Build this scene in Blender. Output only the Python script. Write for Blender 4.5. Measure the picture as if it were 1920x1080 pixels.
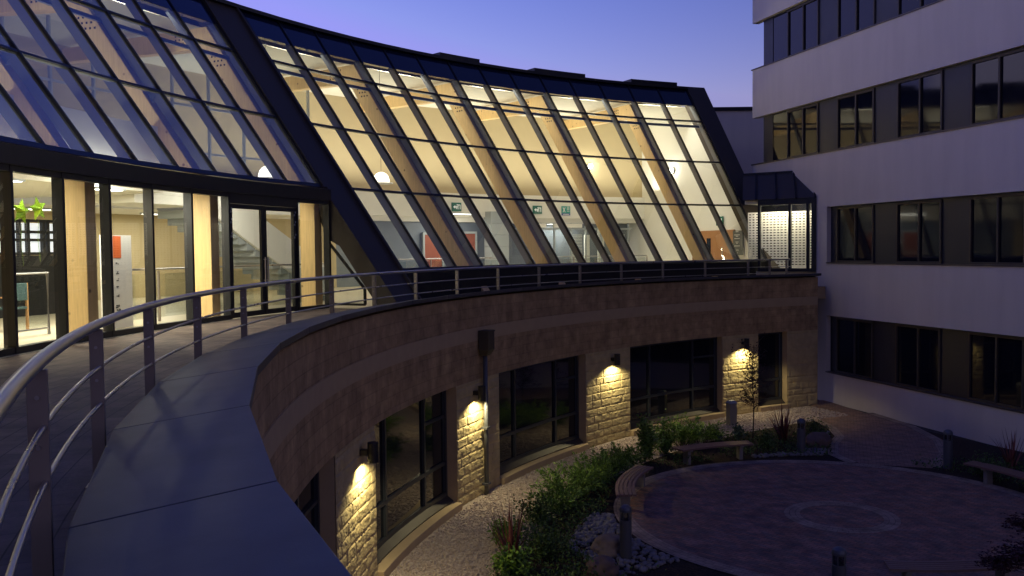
import bpy, bmesh, math, random
from mathutils import Vector, Matrix, noise
C_ = bpy.context
for o in list(bpy.data.objects): bpy.data.objects.remove(o)
sc = C_.scene
col = sc.collection
rad, deg = math.radians, math.degrees

# ------------------------------------------------------------------ camera
F_PX, PITCH, ROLL = 1699.5, -0.0416, -0.0107
cam = bpy.data.objects.new('camera', bpy.data.cameras.new('camera'))
col.objects.link(cam)
cam.data.sensor_width = 36.0
cam.data.lens = F_PX / 1920 * 36.0
cam.data.clip_start = 0.05
cam.data.clip_end = 2000
cp, sp = math.cos(PITCH), math.sin(PITCH)
cr, sr = math.cos(ROLL), math.sin(ROLL)
X_ = Vector((1, 0, 0)); U_ = Vector((0, -sp, cp)); F_ = Vector((0, cp, sp))
right = X_ * cr + U_ * sr
up = U_ * cr - X_ * sr
M = Matrix((right, up, -F_)).transposed().to_4x4()
M.translation = (0, 0, 5.85)
cam.matrix_world = M
sc.camera = cam

# ------------------------------------------------------------------ dusk sky, faint sun, exposure
SUN_EL, SUN_AZ = 4.0, -62.0        # low sun behind the glazed wing (azimuth from +Y, negative to the left)
world = bpy.data.worlds.new('World'); sc.world = world
world.use_nodes = True
wn = world.node_tree.nodes; wl = world.node_tree.links
wn.clear()
sky = wn.new('ShaderNodeTexSky'); sky.sky_type = 'NISHITA'; sky.sun_disc = False
sky.sun_elevation = rad(SUN_EL); sky.sun_rotation = rad(SUN_AZ)
sky.altitude = 0; sky.air_density = 1.0; sky.dust_density = 0.3; sky.ozone_density = 1.0
# dusk grade of the sky: clamp the glow round the sun, deepen the dark side, cool it towards violet
sep = wn.new('ShaderNodeSeparateColor'); comb = wn.new('ShaderNodeCombineColor')
wl.new(sky.outputs[0], sep.inputs[0])
for i_, (pw_, k_) in enumerate(((2.0, .74), (1.8, .58), (1.25, 2.2))):
    mn_ = wn.new('ShaderNodeMath'); mn_.operation = 'MINIMUM'; mn_.inputs[1].default_value = (1.7, 2.1, 2.3)[i_]
    po_ = wn.new('ShaderNodeMath'); po_.operation = 'POWER'; po_.inputs[1].default_value = pw_
    mu_ = wn.new('ShaderNodeMath'); mu_.operation = 'MULTIPLY'; mu_.inputs[1].default_value = k_
    wl.new(sep.outputs[i_], mn_.inputs[0]); wl.new(mn_.outputs[0], po_.inputs[0]); wl.new(po_.outputs[0], mu_.inputs[0]); wl.new(mu_.outputs[0], comb.inputs[i_])
bg = wn.new('ShaderNodeBackground'); bg.inputs[1].default_value = 0.15
wo = wn.new('ShaderNodeOutputWorld')
# the side of the sky away from the afterglow is much darker
gtc = wn.new('ShaderNodeTexCoord'); dt_ = wn.new('ShaderNodeVectorMath'); dt_.operation = 'DOT_PRODUCT'
dt_.inputs[1].default_value = (math.sin(rad(SUN_AZ)), math.cos(rad(SUN_AZ)), 0); wl.new(gtc.outputs['Generated'], dt_.inputs[0])
mr_ = wn.new('ShaderNodeMapRange'); mr_.interpolation_type = 'SMOOTHSTEP'
mr_.inputs[1].default_value = -.45; mr_.inputs[2].default_value = .5
wl.new(dt_.outputs['Value'], mr_.inputs[0])
tn_ = wn.new('ShaderNodeMixRGB'); tn_.inputs[1].default_value = (.98, .74, .46, 1); tn_.inputs[2].default_value = (1, 1, 1, 1); wl.new(mr_.outputs[0], tn_.inputs[0])
dk_ = wn.new('ShaderNodeMixRGB'); dk_.blend_type = 'MULTIPLY'; dk_.inputs[0].default_value = 1.0
# a calm lavender band along the horizon
sx_ = wn.new('ShaderNodeSeparateXYZ'); wl.new(gtc.outputs['Generated'], sx_.inputs[0])
hz_ = wn.new('ShaderNodeMapRange'); hz_.interpolation_type = 'SMOOTHSTEP'; hz_.inputs[1].default_value = .02; hz_.inputs[2].default_value = .20
wl.new(sx_.outputs[2], hz_.inputs[0])
hm_ = wn.new('ShaderNodeMixRGB'); hm_.inputs[1].default_value = (1.9, 1.85, 4.1, 1); wl.new(hz_.outputs[0], hm_.inputs[0]); wl.new(comb.outputs[0], hm_.inputs[2])
wl.new(hm_.outputs[0], dk_.inputs[1]); wl.new(tn_.outputs[0], dk_.inputs[2])
wl.new(dk_.outputs[0], bg.inputs[0]); wl.new(bg.outputs[0], wo.inputs[0])
sun = bpy.data.objects.new('sun', bpy.data.lights.new('sun', 'SUN')); col.objects.link(sun)
sun.data.energy = 0.02; sun.data.angle = rad(12); sun.data.color = (1, .85, .7)
d_ = Vector((math.sin(rad(SUN_AZ)) * math.cos(rad(8)), math.cos(rad(SUN_AZ)) * math.cos(rad(8)), math.sin(rad(8))))
sun.rotation_euler = d_.to_track_quat('Z', 'Y').to_euler()
sun.location = (-20, 20, 30)
sc.view_settings.view_transform = 'Standard'; sc.view_settings.look = 'None'
sc.view_settings.exposure = 0.0; sc.view_settings.gamma = 1.0
sc.view_settings.use_curve_mapping = False
sc.render.engine = 'CYCLES'
sc.cycles.use_denoising = True
sc.cycles.max_bounces = 10; sc.cycles.diffuse_bounces = 4; sc.cycles.glossy_bounces = 4
sc.cycles.transparent_max_bounces = 24; sc.cycles.sample_clamp_indirect = 4.0
sc.cycles.caustics_reflective = False; sc.cycles.caustics_refractive = False

# ------------------------------------------------------------------ helpers
CX, CY = 20.124, 12.302           # centre of the curved wing's plan (all its radii)
def P(R, a, z): return Vector((CX + R * math.cos(rad(a)), CY + R * math.sin(rad(a)), z))
def CONE(z): return 26.66 + .744 * (z - 5.85)     # radius of the leaning glass at height z
def grid(n): return 148.8 - 2.83 * n              # radial grid line n, degrees
def rotz_at(a): return rad(a + 90)                # local +y looks at the courtyard

ORG = {}
def tag(o, label=None, cat=None, group=None, kind=None):
    if label: o['label'] = label
    if cat: o['category'] = cat
    if group: o['group'] = group
    if kind: o['kind'] = kind
    return o
def thing(name, label, cat, loc=(0, 0, 0), rz=0, group=None):
    o = bpy.data.objects.new(name, None); col.objects.link(o)
    o.location = loc; o.rotation_euler = (0, 0, rz); o.empty_display_size = .2
    ORG[o] = Vector(loc)
    return tag(o, label, cat, group)
def kids(o): return [c for c in bpy.data.objects if c.parent == o]
def dup(root, loc, rz=None, label=None):
    def cp_(o, par):
        c = o.copy(); col.objects.link(c); c.parent = par
        for k in kids(o): cp_(k, c)
        return c
    r = cp_(root, None); r.location = loc
    if rz is not None: r.rotation_euler = (0, 0, rz)
    if label: r['label'] = label
    return r

class MB:
    def __init__(s): s.v = []; s.f = []; s.uv = []
    def add(s, vs, fs, uvs=None):
        b = len(s.v); s.v += [Vector(v) for v in vs]
        for i, f in enumerate(fs):
            s.f.append([b + k for k in f]); s.uv.append(uvs[i] if uvs else None)
        return s
    def quad(s, a, b, c, d, uv=None): return s.add([a, b, c, d], [(0, 1, 2, 3)], [uv] if uv else None)
    def poly(s, pts): return s.add(pts, [tuple(range(len(pts)))])
    def hexa(s, p):     # 8 points: bottom ring 0-3, top ring 4-7
        return s.add(p, [(3, 2, 1, 0), (4, 5, 6, 7), (0, 1, 5, 4), (1, 2, 6, 5), (2, 3, 7, 6), (3, 0, 4, 7)])
    def box(s, x0, x1, y0, y1, z0, z1):
        return s.hexa([(x0, y0, z0), (x1, y0, z0), (x1, y1, z0), (x0, y1, z0), (x0, y0, z1), (x1, y0, z1), (x1, y1, z1), (x0, y1, z1)])
    def boxm(s, m, hx, hy, hz):
        pts = [m @ Vector((x * hx, y * hy, z * hz)) for z in (-1, 1) for x, y in ((-1, -1), (1, -1), (1, 1), (-1, 1))]
        return s.hexa(pts)
    def prism(s, pts, d):   # planar polygon swept along d
        n = len(pts); d = Vector(d); a = [Vector(p) for p in pts]; b = [p + d for p in a]
        fs = [tuple(range(n))[::-1], tuple(range(n, 2 * n))] + [(i, (i + 1) % n, n + (i + 1) % n, n + i) for i in range(n)]
        return s.add(a + b, fs)
    def bar(s, p, q, w, h, up=(0, 0, 1)):
        p, q = Vector(p), Vector(q); d = (q - p).normalized(); u = Vector(up); r = d.cross(u).normalized(); u = r.cross(d)
        k = [(-1, -1), (1, -1), (1, 1), (-1, 1)]
        return s.hexa([p + r * w / 2 * a + u * h / 2 * b for a, b in k] + [q + r * w / 2 * a + u * h / 2 * b for a, b in k])
    def arc(s, R0, R1, a0, a1, z0, z1, n=None, z1b=None):
        """solid ring sector; z1b = top height at R1 when the top slopes. UV in metres."""
        n = n or max(1, int(abs(a1 - a0) / 1.4)); z1b = z1 if z1b is None else z1b
        A = [a0 + (a1 - a0) * i / n for i in range(n + 1)]; Rm = (R0 + R1) / 2
        b = len(s.v)
        for a in A: s.v += [P(R0, a, z0), P(R1, a, z0), P(R1, a, z1b), P(R0, a, z1)]
        for i in range(n):
            k = b + 4 * i; u0, u1 = rad(A[i]) * Rm, rad(A[i + 1]) * Rm
            for q, uv in (((0, 3, 7, 4), ((u0, z0), (u0, z1), (u1, z1), (u1, z0))), ((1, 5, 6, 2), ((u0, z0), (u1, z0), (u1, z1b), (u0, z1b))),
                          ((3, 2, 6, 7), ((u0, R0), (u0, R1), (u1, R1), (u1, R0))), ((0, 4, 5, 1), ((u0, R0), (u1, R0), (u1, R1), (u0, R1)))):
                s.f.append([k + j for j in q]); s.uv.append(uv)
        for k, fl in ((b, 0), (b + 4 * n, 1)):
            f = [k, k + 1, k + 2, k + 3]; uv = ((R0, z0), (R1, z0), (R1, z1b), (R0, z1))
            s.f.append(f[::-1] if fl else f); s.uv.append(uv[::-1] if fl else uv)
        return s
    def tube(s, pts, r, n=10, cap=True, r2=None):
        pts = [Vector(p) for p in pts]; b = len(s.v); m = len(pts); prev = None
        for i, p in enumerate(pts):
            d = (pts[min(i + 1, m - 1)] - pts[max(i - 1, 0)]).normalized()
            u = Vector((0, 0, 1)) if abs(d.z) < .95 else (prev if prev else Vector((1, 0, 0)))
            x = d.cross(u).normalized(); y = x.cross(d); prev = u
            rr = r if r2 is None else r + (r2 - r) * i / max(1, m - 1)
            s.v += [p + (x * math.cos(2 * math.pi * k / n) + y * math.sin(2 * math.pi * k / n)) * rr for k in range(n)]
        for i in range(m - 1):
            for k in range(n):
                s.f.append([b + i * n + k, b + i * n + (k + 1) % n, b + (i + 1) * n + (k + 1) % n, b + (i + 1) * n + k]); s.uv.append(None)
        if cap:
            s.f.append([b + k for k in range(n)][::-1]); s.f.append([b + (m - 1) * n + k for k in range(n)]); s.uv += [None, None]
        return s
    def lathe(s, prof, n=20, c=(0, 0, 0)):
        c = Vector(c); b = len(s.v)
        for r, z in prof: s.v += [c + Vector((r * math.cos(2 * math.pi * k / n), r * math.sin(2 * math.pi * k / n), z)) for k in range(n)]
        for i in range(len(prof) - 1):
            for k in range(n):
                s.f.append([b + i * n + k, b + i * n + (k + 1) % n, b + (i + 1) * n + (k + 1) % n, b + (i + 1) * n + k]); s.uv.append(None)
        s.f.append([b + k for k in range(n)][::-1]); s.f.append([b + (len(prof) - 1) * n + k for k in range(n)]); s.uv += [None, None]
        return s
    def build(s, name, mat, parent=None, smooth=False, bevel=0, label=None):
        root = parent
        while root is not None and root.parent is not None: root = root.parent
        org = ORG.get(root, Vector()) if (root is not None and root.rotation_euler.z == 0 and root in ORG) else Vector()
        if root is not None and root.rotation_euler.z != 0: org = Vector()
        me = bpy.data.meshes.new(name)
        me.from_pydata([tuple(v - org) for v in s.v], [], s.f)
        if any(u is not None for u in s.uv):
            L = me.uv_layers.new(name='UVMap'); i = 0
            for f, u in zip(s.f, s.uv):
                for k in range(len(f)):
                    if u is not None: L.data[i].uv = u[k]
                    i += 1
        me.materials.append(mat)
        if smooth: me.shade_smooth()
        o = bpy.data.objects.new(name, me); col.objects.link(o); o.parent = parent
        if bevel:
            m = o.modifiers.new('bevel', 'BEVEL'); m.width = bevel; m.segments = 2; m.limit_method = 'ANGLE'
        if label: o['label'] = label
        return o

# ------------------------------------------------------------------ materials
def new_mat(name):
    m = bpy.data.materials.new(name); m.use_nodes = True; nt = m.node_tree
    return m, nt, nt.nodes, nt.links, nt.nodes['Principled BSDF']
def mat(name, c, rough=.5, metal=0, var=.12, scale=6., bump=0., bscale=60., spec=.5, coord='Object'):
    m, nt, n, l, b = new_mat(name)
    b.inputs['Roughness'].default_value = rough; b.inputs['Metallic'].default_value = metal
    b.inputs['Specular IOR Level'].default_value = spec
    tc = n.new('ShaderNodeTexCoord')
    nz = n.new('ShaderNodeTexNoise'); nz.inputs['Scale'].default_value = scale; nz.inputs['Detail'].default_value = 5
    l.new(tc.outputs[coord], nz.inputs['Vector'])
    mx = n.new('ShaderNodeMixRGB'); mx.inputs[1].default_value = tuple(x * (1 - var) for x in c) + (1,); mx.inputs[2].default_value = tuple(min(1, x * (1 + var)) for x in c) + (1,)
    l.new(nz.outputs[0], mx.inputs[0]); l.new(mx.outputs[0], b.inputs['Base Color'])
    rr = n.new('ShaderNodeMapRange'); rr.inputs[3].default_value = max(0, rough - .08); rr.inputs[4].default_value = min(1, rough + .08)
    l.new(nz.outputs[0], rr.inputs[0]); l.new(rr.outputs[0], b.inputs['Roughness'])
    if bump:
        n2 = n.new('ShaderNodeTexNoise'); n2.inputs['Scale'].default_value = bscale; n2.inputs['Detail'].default_value = 4
        l.new(tc.outputs[coord], n2.inputs['Vector'])
        bp = n.new('ShaderNodeBump'); bp.inputs['Strength'].default_value = bump; bp.inputs['Distance'].default_value = .01
        l.new(n2.outputs[0], bp.inputs['Height']); l.new(bp.outputs[0], b.inputs['Normal'])
    return m
def emit(name, c, s):
    m, nt, n, l, b = new_mat(name)
    b.inputs['Base Color'].default_value = (.8, .8, .8, 1); b.inputs['Emission Color'].default_value = tuple(c) + (1,); b.inputs['Emission Strength'].default_value = s
    return m
def glass(name, tintc, base=.09, rough=0.0):
    m, nt, n, l, b = new_mat(name); n.remove(b)
    t = n.new('ShaderNodeBsdfTransparent'); t.inputs[0].default_value = tuple(tintc) + (1,)
    g = n.new('ShaderNodeBsdfGlossy'); g.inputs['Roughness'].default_value = rough
    lw = n.new('ShaderNodeLayerWeight'); lw.inputs[0].default_value = .5
    pw = n.new('ShaderNodeMath'); pw.operation = 'POWER'; pw.inputs[1].default_value = 4.5
    ma = n.new('ShaderNodeMath'); ma.operation = 'MULTIPLY_ADD'; ma.inputs[1].default_value = .9; ma.inputs[2].default_value = base
    mx = n.new('ShaderNodeMixShader')
    l.new(lw.outputs['Facing'], pw.inputs[0]); l.new(pw.outputs[0], ma.inputs[0]); l.new(ma.outputs[0], mx.inputs[0])
    l.new(t.outputs[0], mx.inputs[1]); l.new(g.outputs[0], mx.inputs[2]); l.new(mx.outputs[0], n['Material Output'].inputs[0])
    return m
def timber(name, c):
    m, nt, n, l, b = new_mat(name); b.inputs['Roughness'].default_value = .45
    tc = n.new('ShaderNodeTexCoord')
    mp = n.new('ShaderNodeMapping'); mp.inputs['Scale'].default_value = (9, 9, .7); l.new(tc.outputs['Object'], mp.inputs[0])
    nz = n.new('ShaderNodeTexNoise'); nz.inputs['Scale'].default_value = 3; nz.inputs['Detail'].default_value = 6; l.new(mp.outputs[0], nz.inputs['Vector'])
    vo = n.new('ShaderNodeTexVoronoi'); vo.inputs['Scale'].default_value = 2.6; l.new(tc.outputs['Object'], vo.inputs['Vector'])
    kr = n.new('ShaderNodeValToRGB'); kr.color_ramp.elements[0].color = (.12, .05, .02, 1); kr.color_ramp.elements[0].position = .06
    kr.color_ramp.elements[1].position = .13; kr.color_ramp.elements[1].color = (1, 1, 1, 1); l.new(vo.outputs[0], kr.inputs[0])
    mx = n.new('ShaderNodeMixRGB'); mx.inputs[1].default_value = tuple(x * .72 for x in c) + (1,); mx.inputs[2].default_value = tuple(min(1, x * 1.25) for x in c) + (1,)
    l.new(nz.outputs[0], mx.inputs[0])
    mu = n.new('ShaderNodeMixRGB'); mu.blend_type = 'MULTIPLY'; mu.inputs[0].default_value = .8
    l.new(mx.outputs[0], mu.inputs[1]); l.new(kr.outputs[0], mu.inputs[2]); l.new(mu.outputs[0], b.inputs['Base Color'])
    return m
def bricks(name, c1, c2, mortar, bw, bh, msize=.012, rough=.85, bump=.5, rot=0, coord='UV', var=1.0, squash=1.0):
    m, nt, n, l, b = new_mat(name); b.inputs['Roughness'].default_value = rough; b.inputs['Specular IOR Level'].default_value = .3
    tc = n.new('ShaderNodeTexCoord'); mp = n.new('ShaderNodeMapping'); mp.inputs['Rotation'].default_value = (0, 0, rot); l.new(tc.outputs[coord], mp.inputs[0])
    br = n.new('ShaderNodeTexBrick'); br.inputs['Scale'].default_value = 1; br.inputs['Brick Width'].default_value = bw; br.inputs['Row Height'].default_value = bh
    br.inputs['Mortar Size'].default_value = msize; br.inputs['Mortar Smooth'].default_value = .3; br.inputs['Color1'].default_value = tuple(c1) + (1,); br.inputs['Color2'].default_value = tuple(c2) + (1,); br.inputs['Mortar'].default_value = tuple(mortar) + (1,)
    l.new(mp.outputs[0], br.inputs['Vector'])
    nz = n.new('ShaderNodeTexNoise'); nz.inputs['Scale'].default_value = 3.0; nz.inputs['Detail'].default_value = 8; nz.inputs['Roughness'].default_value = .65; l.new(tc.outputs['Object'], nz.inputs['Vector'])
    rp = n.new('ShaderNodeValToRGB'); rp.color_ramp.elements[0].position = .3; rp.color_ramp.elements[0].color = (.6, .58, .56, 1); rp.color_ramp.elements[1].position = .7; rp.color_ramp.elements[1].color = (1.15, 1.13, 1.1, 1)
    l.new(nz.outputs[0], rp.inputs[0])
    mu = n.new('ShaderNodeMixRGB'); mu.blend_type = 'MULTIPLY'; mu.inputs[0].default_value = var; l.new(br.outputs[0], mu.inputs[1]); l.new(rp.outputs[0], mu.inputs[2]); l.new(mu.outputs[0], b.inputs['Base Color'])
    n2 = n.new('ShaderNodeTexNoise'); n2.inputs['Scale'].default_value = 22; n2.inputs['Detail'].default_value = 6; l.new(tc.outputs['Object'], n2.inputs['Vector'])
    sb = n.new('ShaderNodeMath'); sb.operation = 'SUBTRACT'; l.new(n2.outputs[0], sb.inputs[0]); l.new(br.outputs['Fac'], sb.inputs[1])
    bp = n.new('ShaderNodeBump'); bp.inputs['Strength'].default_value = bump; bp.inputs['Distance'].default_value = .02; l.new(sb.outputs[0], bp.inputs['Height']); l.new(bp.outputs[0], b.inputs['Normal'])
    return m
def speckle(name, cols, scale, rough=.9, bump=.8, dist=.02):
    m, nt, n, l, b = new_mat(name); b.inputs['Roughness'].default_value = rough; b.inputs['Specular IOR Level'].default_value = .2
    tc = n.new('ShaderNodeTexCoord'); vo = n.new('ShaderNodeTexVoronoi'); vo.inputs['Scale'].default_value = scale; l.new(tc.outputs['Object'], vo.inputs['Vector'])
    rp = n.new('ShaderNodeValToRGB'); e = rp.color_ramp.elements; e[0].color = tuple(cols[0]) + (1,); e[1].color = tuple(cols[-1]) + (1,)
    for i, c in enumerate(cols[1:-1]): k = e.new((i + 1) / (len(cols) - 1)); k.color = tuple(c) + (1,)
    sx = n.new('ShaderNodeSeparateColor'); l.new(vo.outputs['Color'], sx.inputs[0]); l.new(sx.outputs[0], rp.inputs[0]); l.new(rp.outputs[0], b.inputs['Base Color'])
    bp = n.new('ShaderNodeBump'); bp.inputs['Strength'].default_value = bump; bp.inputs['Distance'].default_value = dist; bp.invert = True; l.new(vo.outputs['Distance'], bp.inputs['Height']); l.new(bp.outputs[0], b.inputs['Normal'])
    return m
def leafmat(name, c, var=.5):
    m, nt, n, l, b = new_mat(name); b.inputs['Roughness'].default_value = .55; b.inputs['Specular IOR Level'].default_value = .3
    g = n.new('ShaderNodeNewGeometry'); mx = n.new('ShaderNodeMixRGB')
    mx.inputs[1].default_value = tuple(x * (1 - var) for x in c) + (1,); mx.inputs[2].default_value = tuple(x * (1 + var) for x in c) + (1,)
    l.new(g.outputs['Random Per Island'], mx.inputs[0]); l.new(mx.outputs[0], b.inputs['Base Color'])
    return m

m_stone = bricks('sandstone_courses', (.54, .385, .205), (.48, .335, .175), (.40, .285, .155), .46, .225, .010, .9, .45)
m_rock = mat('rock_faced_sandstone', (.50, .40, .21), .92, var=.35, scale=4, bump=1.0, bscale=26, spec=.2)
m_ashlar = mat('smooth_sandstone', (.47, .355, .21), .85, var=.12, scale=4, bump=.2, bscale=80, spec=.2)
m_coping = mat('dark_coping_metal', (.075, .078, .085), .5, .1, .24, 1.3, .08, 160)
m_dark = mat('dark_grey_metal', (.075, .062, .048), .55, .2, .15, 5, spec=.35)
m_darker = mat('near_black_metal', (.018, .019, .022), .42, .2, .15, 5)
m_mull = mat('grey_mullion', (.17, .18, .20), .35, .3, .08, 4)
m_steel = mat('brushed_steel', (.42, .42, .44), .30, 1.0, .03, 3)
m_post = mat('satin_steel', (.28, .245, .21), .42, .35, .06, 4)
m_glass = glass('clear_glazing', (.90, .93, .92), .085)
m_nglass = glass('coated_near_glazing', (.82, .88, .92), .30)
m_sglass = glass('shopfront_glazing', (.90, .93, .90), .07)
m_dglass = mat('dark_window_glass', (.009, .010, .016), .035, 0, .2, 1.0, .012, 1.5, spec=.4)
m_gglass = mat('ground_window_glass', (.010, .012, .017), .03, 0, .2, 1.0, .012, 1.5, spec=.8)
m_wframe = mat('window_frame_metal', (.045, .052, .062), .4, .3, .1, 5)
m_fascia = mat('fascia_glass', (.015, .02, .045), .10, 0, .2, 2, spec=.9)
m_glulam = timber('glulam', (.82, .57, .26))
m_redwood = timber('red_door_wood', (.26, .075, .035))
m_wood = timber('door_veneer', (.42, .20, .08))
m_slat = timber('bench_timber', (.22, .13, .10))
m_chair = timber('chair_wood', (.35, .18, .07))
m_beige = mat('beige_plaster', (.52, .43, .26), .8, var=.05, scale=1.5, spec=.2)
m_white = mat('white_plaster', (.84, .83, .77), .8, var=.04, scale=1.5, spec=.2)
m_ceil = mat('white_ceiling', (.80, .78, .68), .85, var=.04, scale=2, spec=.2)
m_ifloor = mat('pale_lino', (.62, .56, .42), .35, var=.1, scale=2)
m_greyp = mat('grey_blue_panel', (.16, .19, .23), .4, var=.08, scale=2)
m_greyl = mat('light_grey_panel', (.36, .40, .42), .5, var=.06, scale=2)
m_render = mat('white_render', (.69, .62, .54), .9, var=.07, scale=.5, bump=.12, bscale=120, spec=.15)
def streak(m, amt):
    nt = m.node_tree; n, l = nt.nodes, nt.links; b = n['Principled BSDF']; src = b.inputs['Base Color'].links[0].from_socket
    tc = n.new('ShaderNodeTexCoord'); mp = n.new('ShaderNodeMapping'); mp.inputs['Scale'].default_value = (1.1, 1.1, .14); l.new(tc.outputs['Object'], mp.inputs[0])
    nz = n.new('ShaderNodeTexNoise'); nz.inputs['Scale'].default_value = 1.6; nz.inputs['Detail'].default_value = 7; nz.inputs['Roughness'].default_value = .6; l.new(mp.outputs[0], nz.inputs['Vector'])
    rp = n.new('ShaderNodeValToRGB'); rp.color_ramp.elements[0].position = .38; rp.color_ramp.elements[0].color = (1 - amt, 1 - amt, 1 - amt, 1); rp.color_ramp.elements[1].position = .62; l.new(nz.outputs[0], rp.inputs[0])
    mu = n.new('ShaderNodeMixRGB'); mu.blend_type = 'MULTIPLY'; mu.inputs[0].default_value = 1; l.new(src, mu.inputs[1]); l.new(rp.outputs[0], mu.inputs[2]); l.new(mu.outputs[0], b.inputs['Base Color'])
m_panel = mat('grey_spandrel', (.024, .025, .035), .45, .1, .08, 3)
m_sill = mat('brown_sill', (.09, .075, .07), .5, .3, .1, 4)
m_paver = bricks('terrace_pavers', (.26, .20, .165), (.20, .155, .13), (.09, .075, .065), .60, .20, .006, .8, .25)
m_brickpave = bricks('block_paving', (.46, .235, .165), (.25, .185, .16), (.12, .095, .08), .2, .1, .006, .85, .35, rad(45), 'Object')
m_ringpave = bricks('pale_block_paving', (.49, .37, .28), (.41, .31, .24), (.17, .14, .11), .2, .12, .006, .85, .35)
m_pathpave = bricks('path_paving', (.40, .24, .17), (.28, .195, .155), (.12, .095, .08), .2, .1, .006, .85, .35, rad(20), 'Object')
m_ground = speckle('dark_ground', [(.05, .045, .04), (.08, .07, .06)], 14)
m_soil = speckle('bark_mulch', [(.03, .02, .014), (.06, .04, .028), (.045, .03, .02)], 26, .95, 1.0, .03)
m_gravel = speckle('pink_gravel', [(.30, .23, .19), (.50, .42, .36), (.40, .30, .25), (.58, .52, .46)], 30, .9, 1.0, .03)
m_cobble = mat('white_cobble', (.20, .185, .18), .8, var=.4, scale=2.5, bump=.15, bscale=30)
m_boulder = mat('brown_boulder', (.15, .10, .08), .85, var=.35, scale=5, bump=.6, bscale=14)
m_lboulder = mat('sandstone_boulder', (.30, .22, .14), .9, var=.35, scale=5, bump=.6, bscale=14)
m_bollard = mat('grey_bollard', (.11, .115, .125), .45, .3, .1, 6)
m_lens = glass('frosted_lens', (.55, .57, .6), .15, .15)
m_black = mat('black_plastic', (.012, .012, .013), .5)
m_lamp = emit('lamp_glow', (1, .86, .5), 40)
m_tubew = emit('ceiling_light_glow', (1, .95, .85), 7)
m_tubel = emit('window_glow', (.9, .95, 1), .9)
m_gravstone = mat('pink_gravel_stone', (.44, .36, .31), .9, var=.6, scale=14)
m_dome = emit('dome_glow', (1, .93, .75), 3.0)
m_star = mat('green_foil', (.15, .27, .02), .25, .7, .1, 3)
m_orange = mat('orange_print', (.85, .16, .03), .5)
m_paper = mat('white_print', (.82, .82, .80), .6, var=.02)
m_ink = mat('dark_ink', (.08, .09, .09), .6)
m_exitg = mat('exit_sign_green', (.02, .15, .10), .4)
m_teal = mat('teal_sign', (.0, .32, .28), .4)
m_blue = mat('blue_sign', (.03, .06, .32), .4)
m_signw = emit('lit_sign_white', (.85, 1, .9), .25)
m_seat = mat('teal_fabric', (.025, .055, .06), .8)
m_bush = leafmat('bright_green_leaf', (.14, .25, .035))
m_dkleaf = leafmat('dark_green_leaf', (.075, .13, .03))
m_midleaf = leafmat('mid_green_leaf', (.13, .23, .04))
m_bluleaf = leafmat('grey_green_leaf', (.08, .13, .09))
m_red = leafmat('bronze_blade', (.17, .055, .045))
m_maple = leafmat('dark_red_leaf', (.055, .018, .018))
m_bark = mat('dark_bark', (.06, .045, .035), .9, bump=.5, bscale=40)
m_concrete = mat('pale_concrete', (.25, .225, .195), .85, var=.1, bump=.2)

for m_, k_ in ((m_render, .06), (m_coping, .30), (m_stone, .22), (m_brickpave, .30), (m_ringpave, .30)): streak(m_, k_)

# ------------------------------------------------------------------ ground
def sheet(pts, z): return [Vector((x, y, z)) for x, y in pts]
def disc_pts(c, r, n=96, a0=0, a1=360): return [(c[0] + r * math.cos(rad(a0 + (a1 - a0) * i / n)), c[1] + r * math.sin(rad(a0 + (a1 - a0) * i / n))) for i in range(n + (0 if a1 - a0 == 360 else 1))]
g = MB().quad((-300, -300, -.03), (300, -300, -.03), (300, 300, -.03), (-300, 300, -.03)).build('ground', m_ground); tag(g, kind='structure')
# gravel strip at the foot of the curved wall, soil bed inside it
def ring_sheet(R0, R1, a0, a1, z, n=60):
    m = MB()
    for i in range(n):
        a, b = a0 + (a1 - a0) * i / n, a0 + (a1 - a0) * (i + 1) / n; u0, u1 = rad(a) * R1, rad(b) * R1
        m.quad(P(R0, a, z), P(R0, b, z), P(R1, b, z), P(R1, a, z), ((u0, R0), (u1, R0), (u1, R1), (u0, R1)))
    return m
tag(ring_sheet(20.6, 22.95, 113.2, 215, .0).build('gravel_bed', m_gravel), kind='structure')
PC = (7.19, 19.72)       # centre of the round paved court
def circ_ring(c, r0, r1, z, a0=0, a1=360, n=96, m=None):
    m = m or MB()
    for i in range(n):
        a, b = rad(a0 + (a1 - a0) * i / n), rad(a0 + (a1 - a0) * (i + 1) / n); rm = (r0 + r1) / 2
        q = lambda r, t: Vector((c[0] + r * math.cos(t), c[1] + r * math.sin(t), z))
        m.quad(q(r0, a), q(r1, a), q(r1, b), q(r0, b), ((a * rm, r0), (a * rm, r1), (b * rm, r1), (b * rm, r0)))
    return m
tag(ring_sheet(5.0, 20.6, 113.6, 215, -.004).build('planting_soil', m_soil), kind='structure')
tag(MB().poly(sheet(disc_pts(PC, 4.62), .012)).build('round_paving', m_brickpave), kind='structure')
mm = circ_ring((7.09, 19.43), .86, 1.19, .016); circ_ring(PC, 4.62, 4.98, .016, m=mm)
tag(mm.build('paving_ring', m_ringpave), kind='structure')
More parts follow.
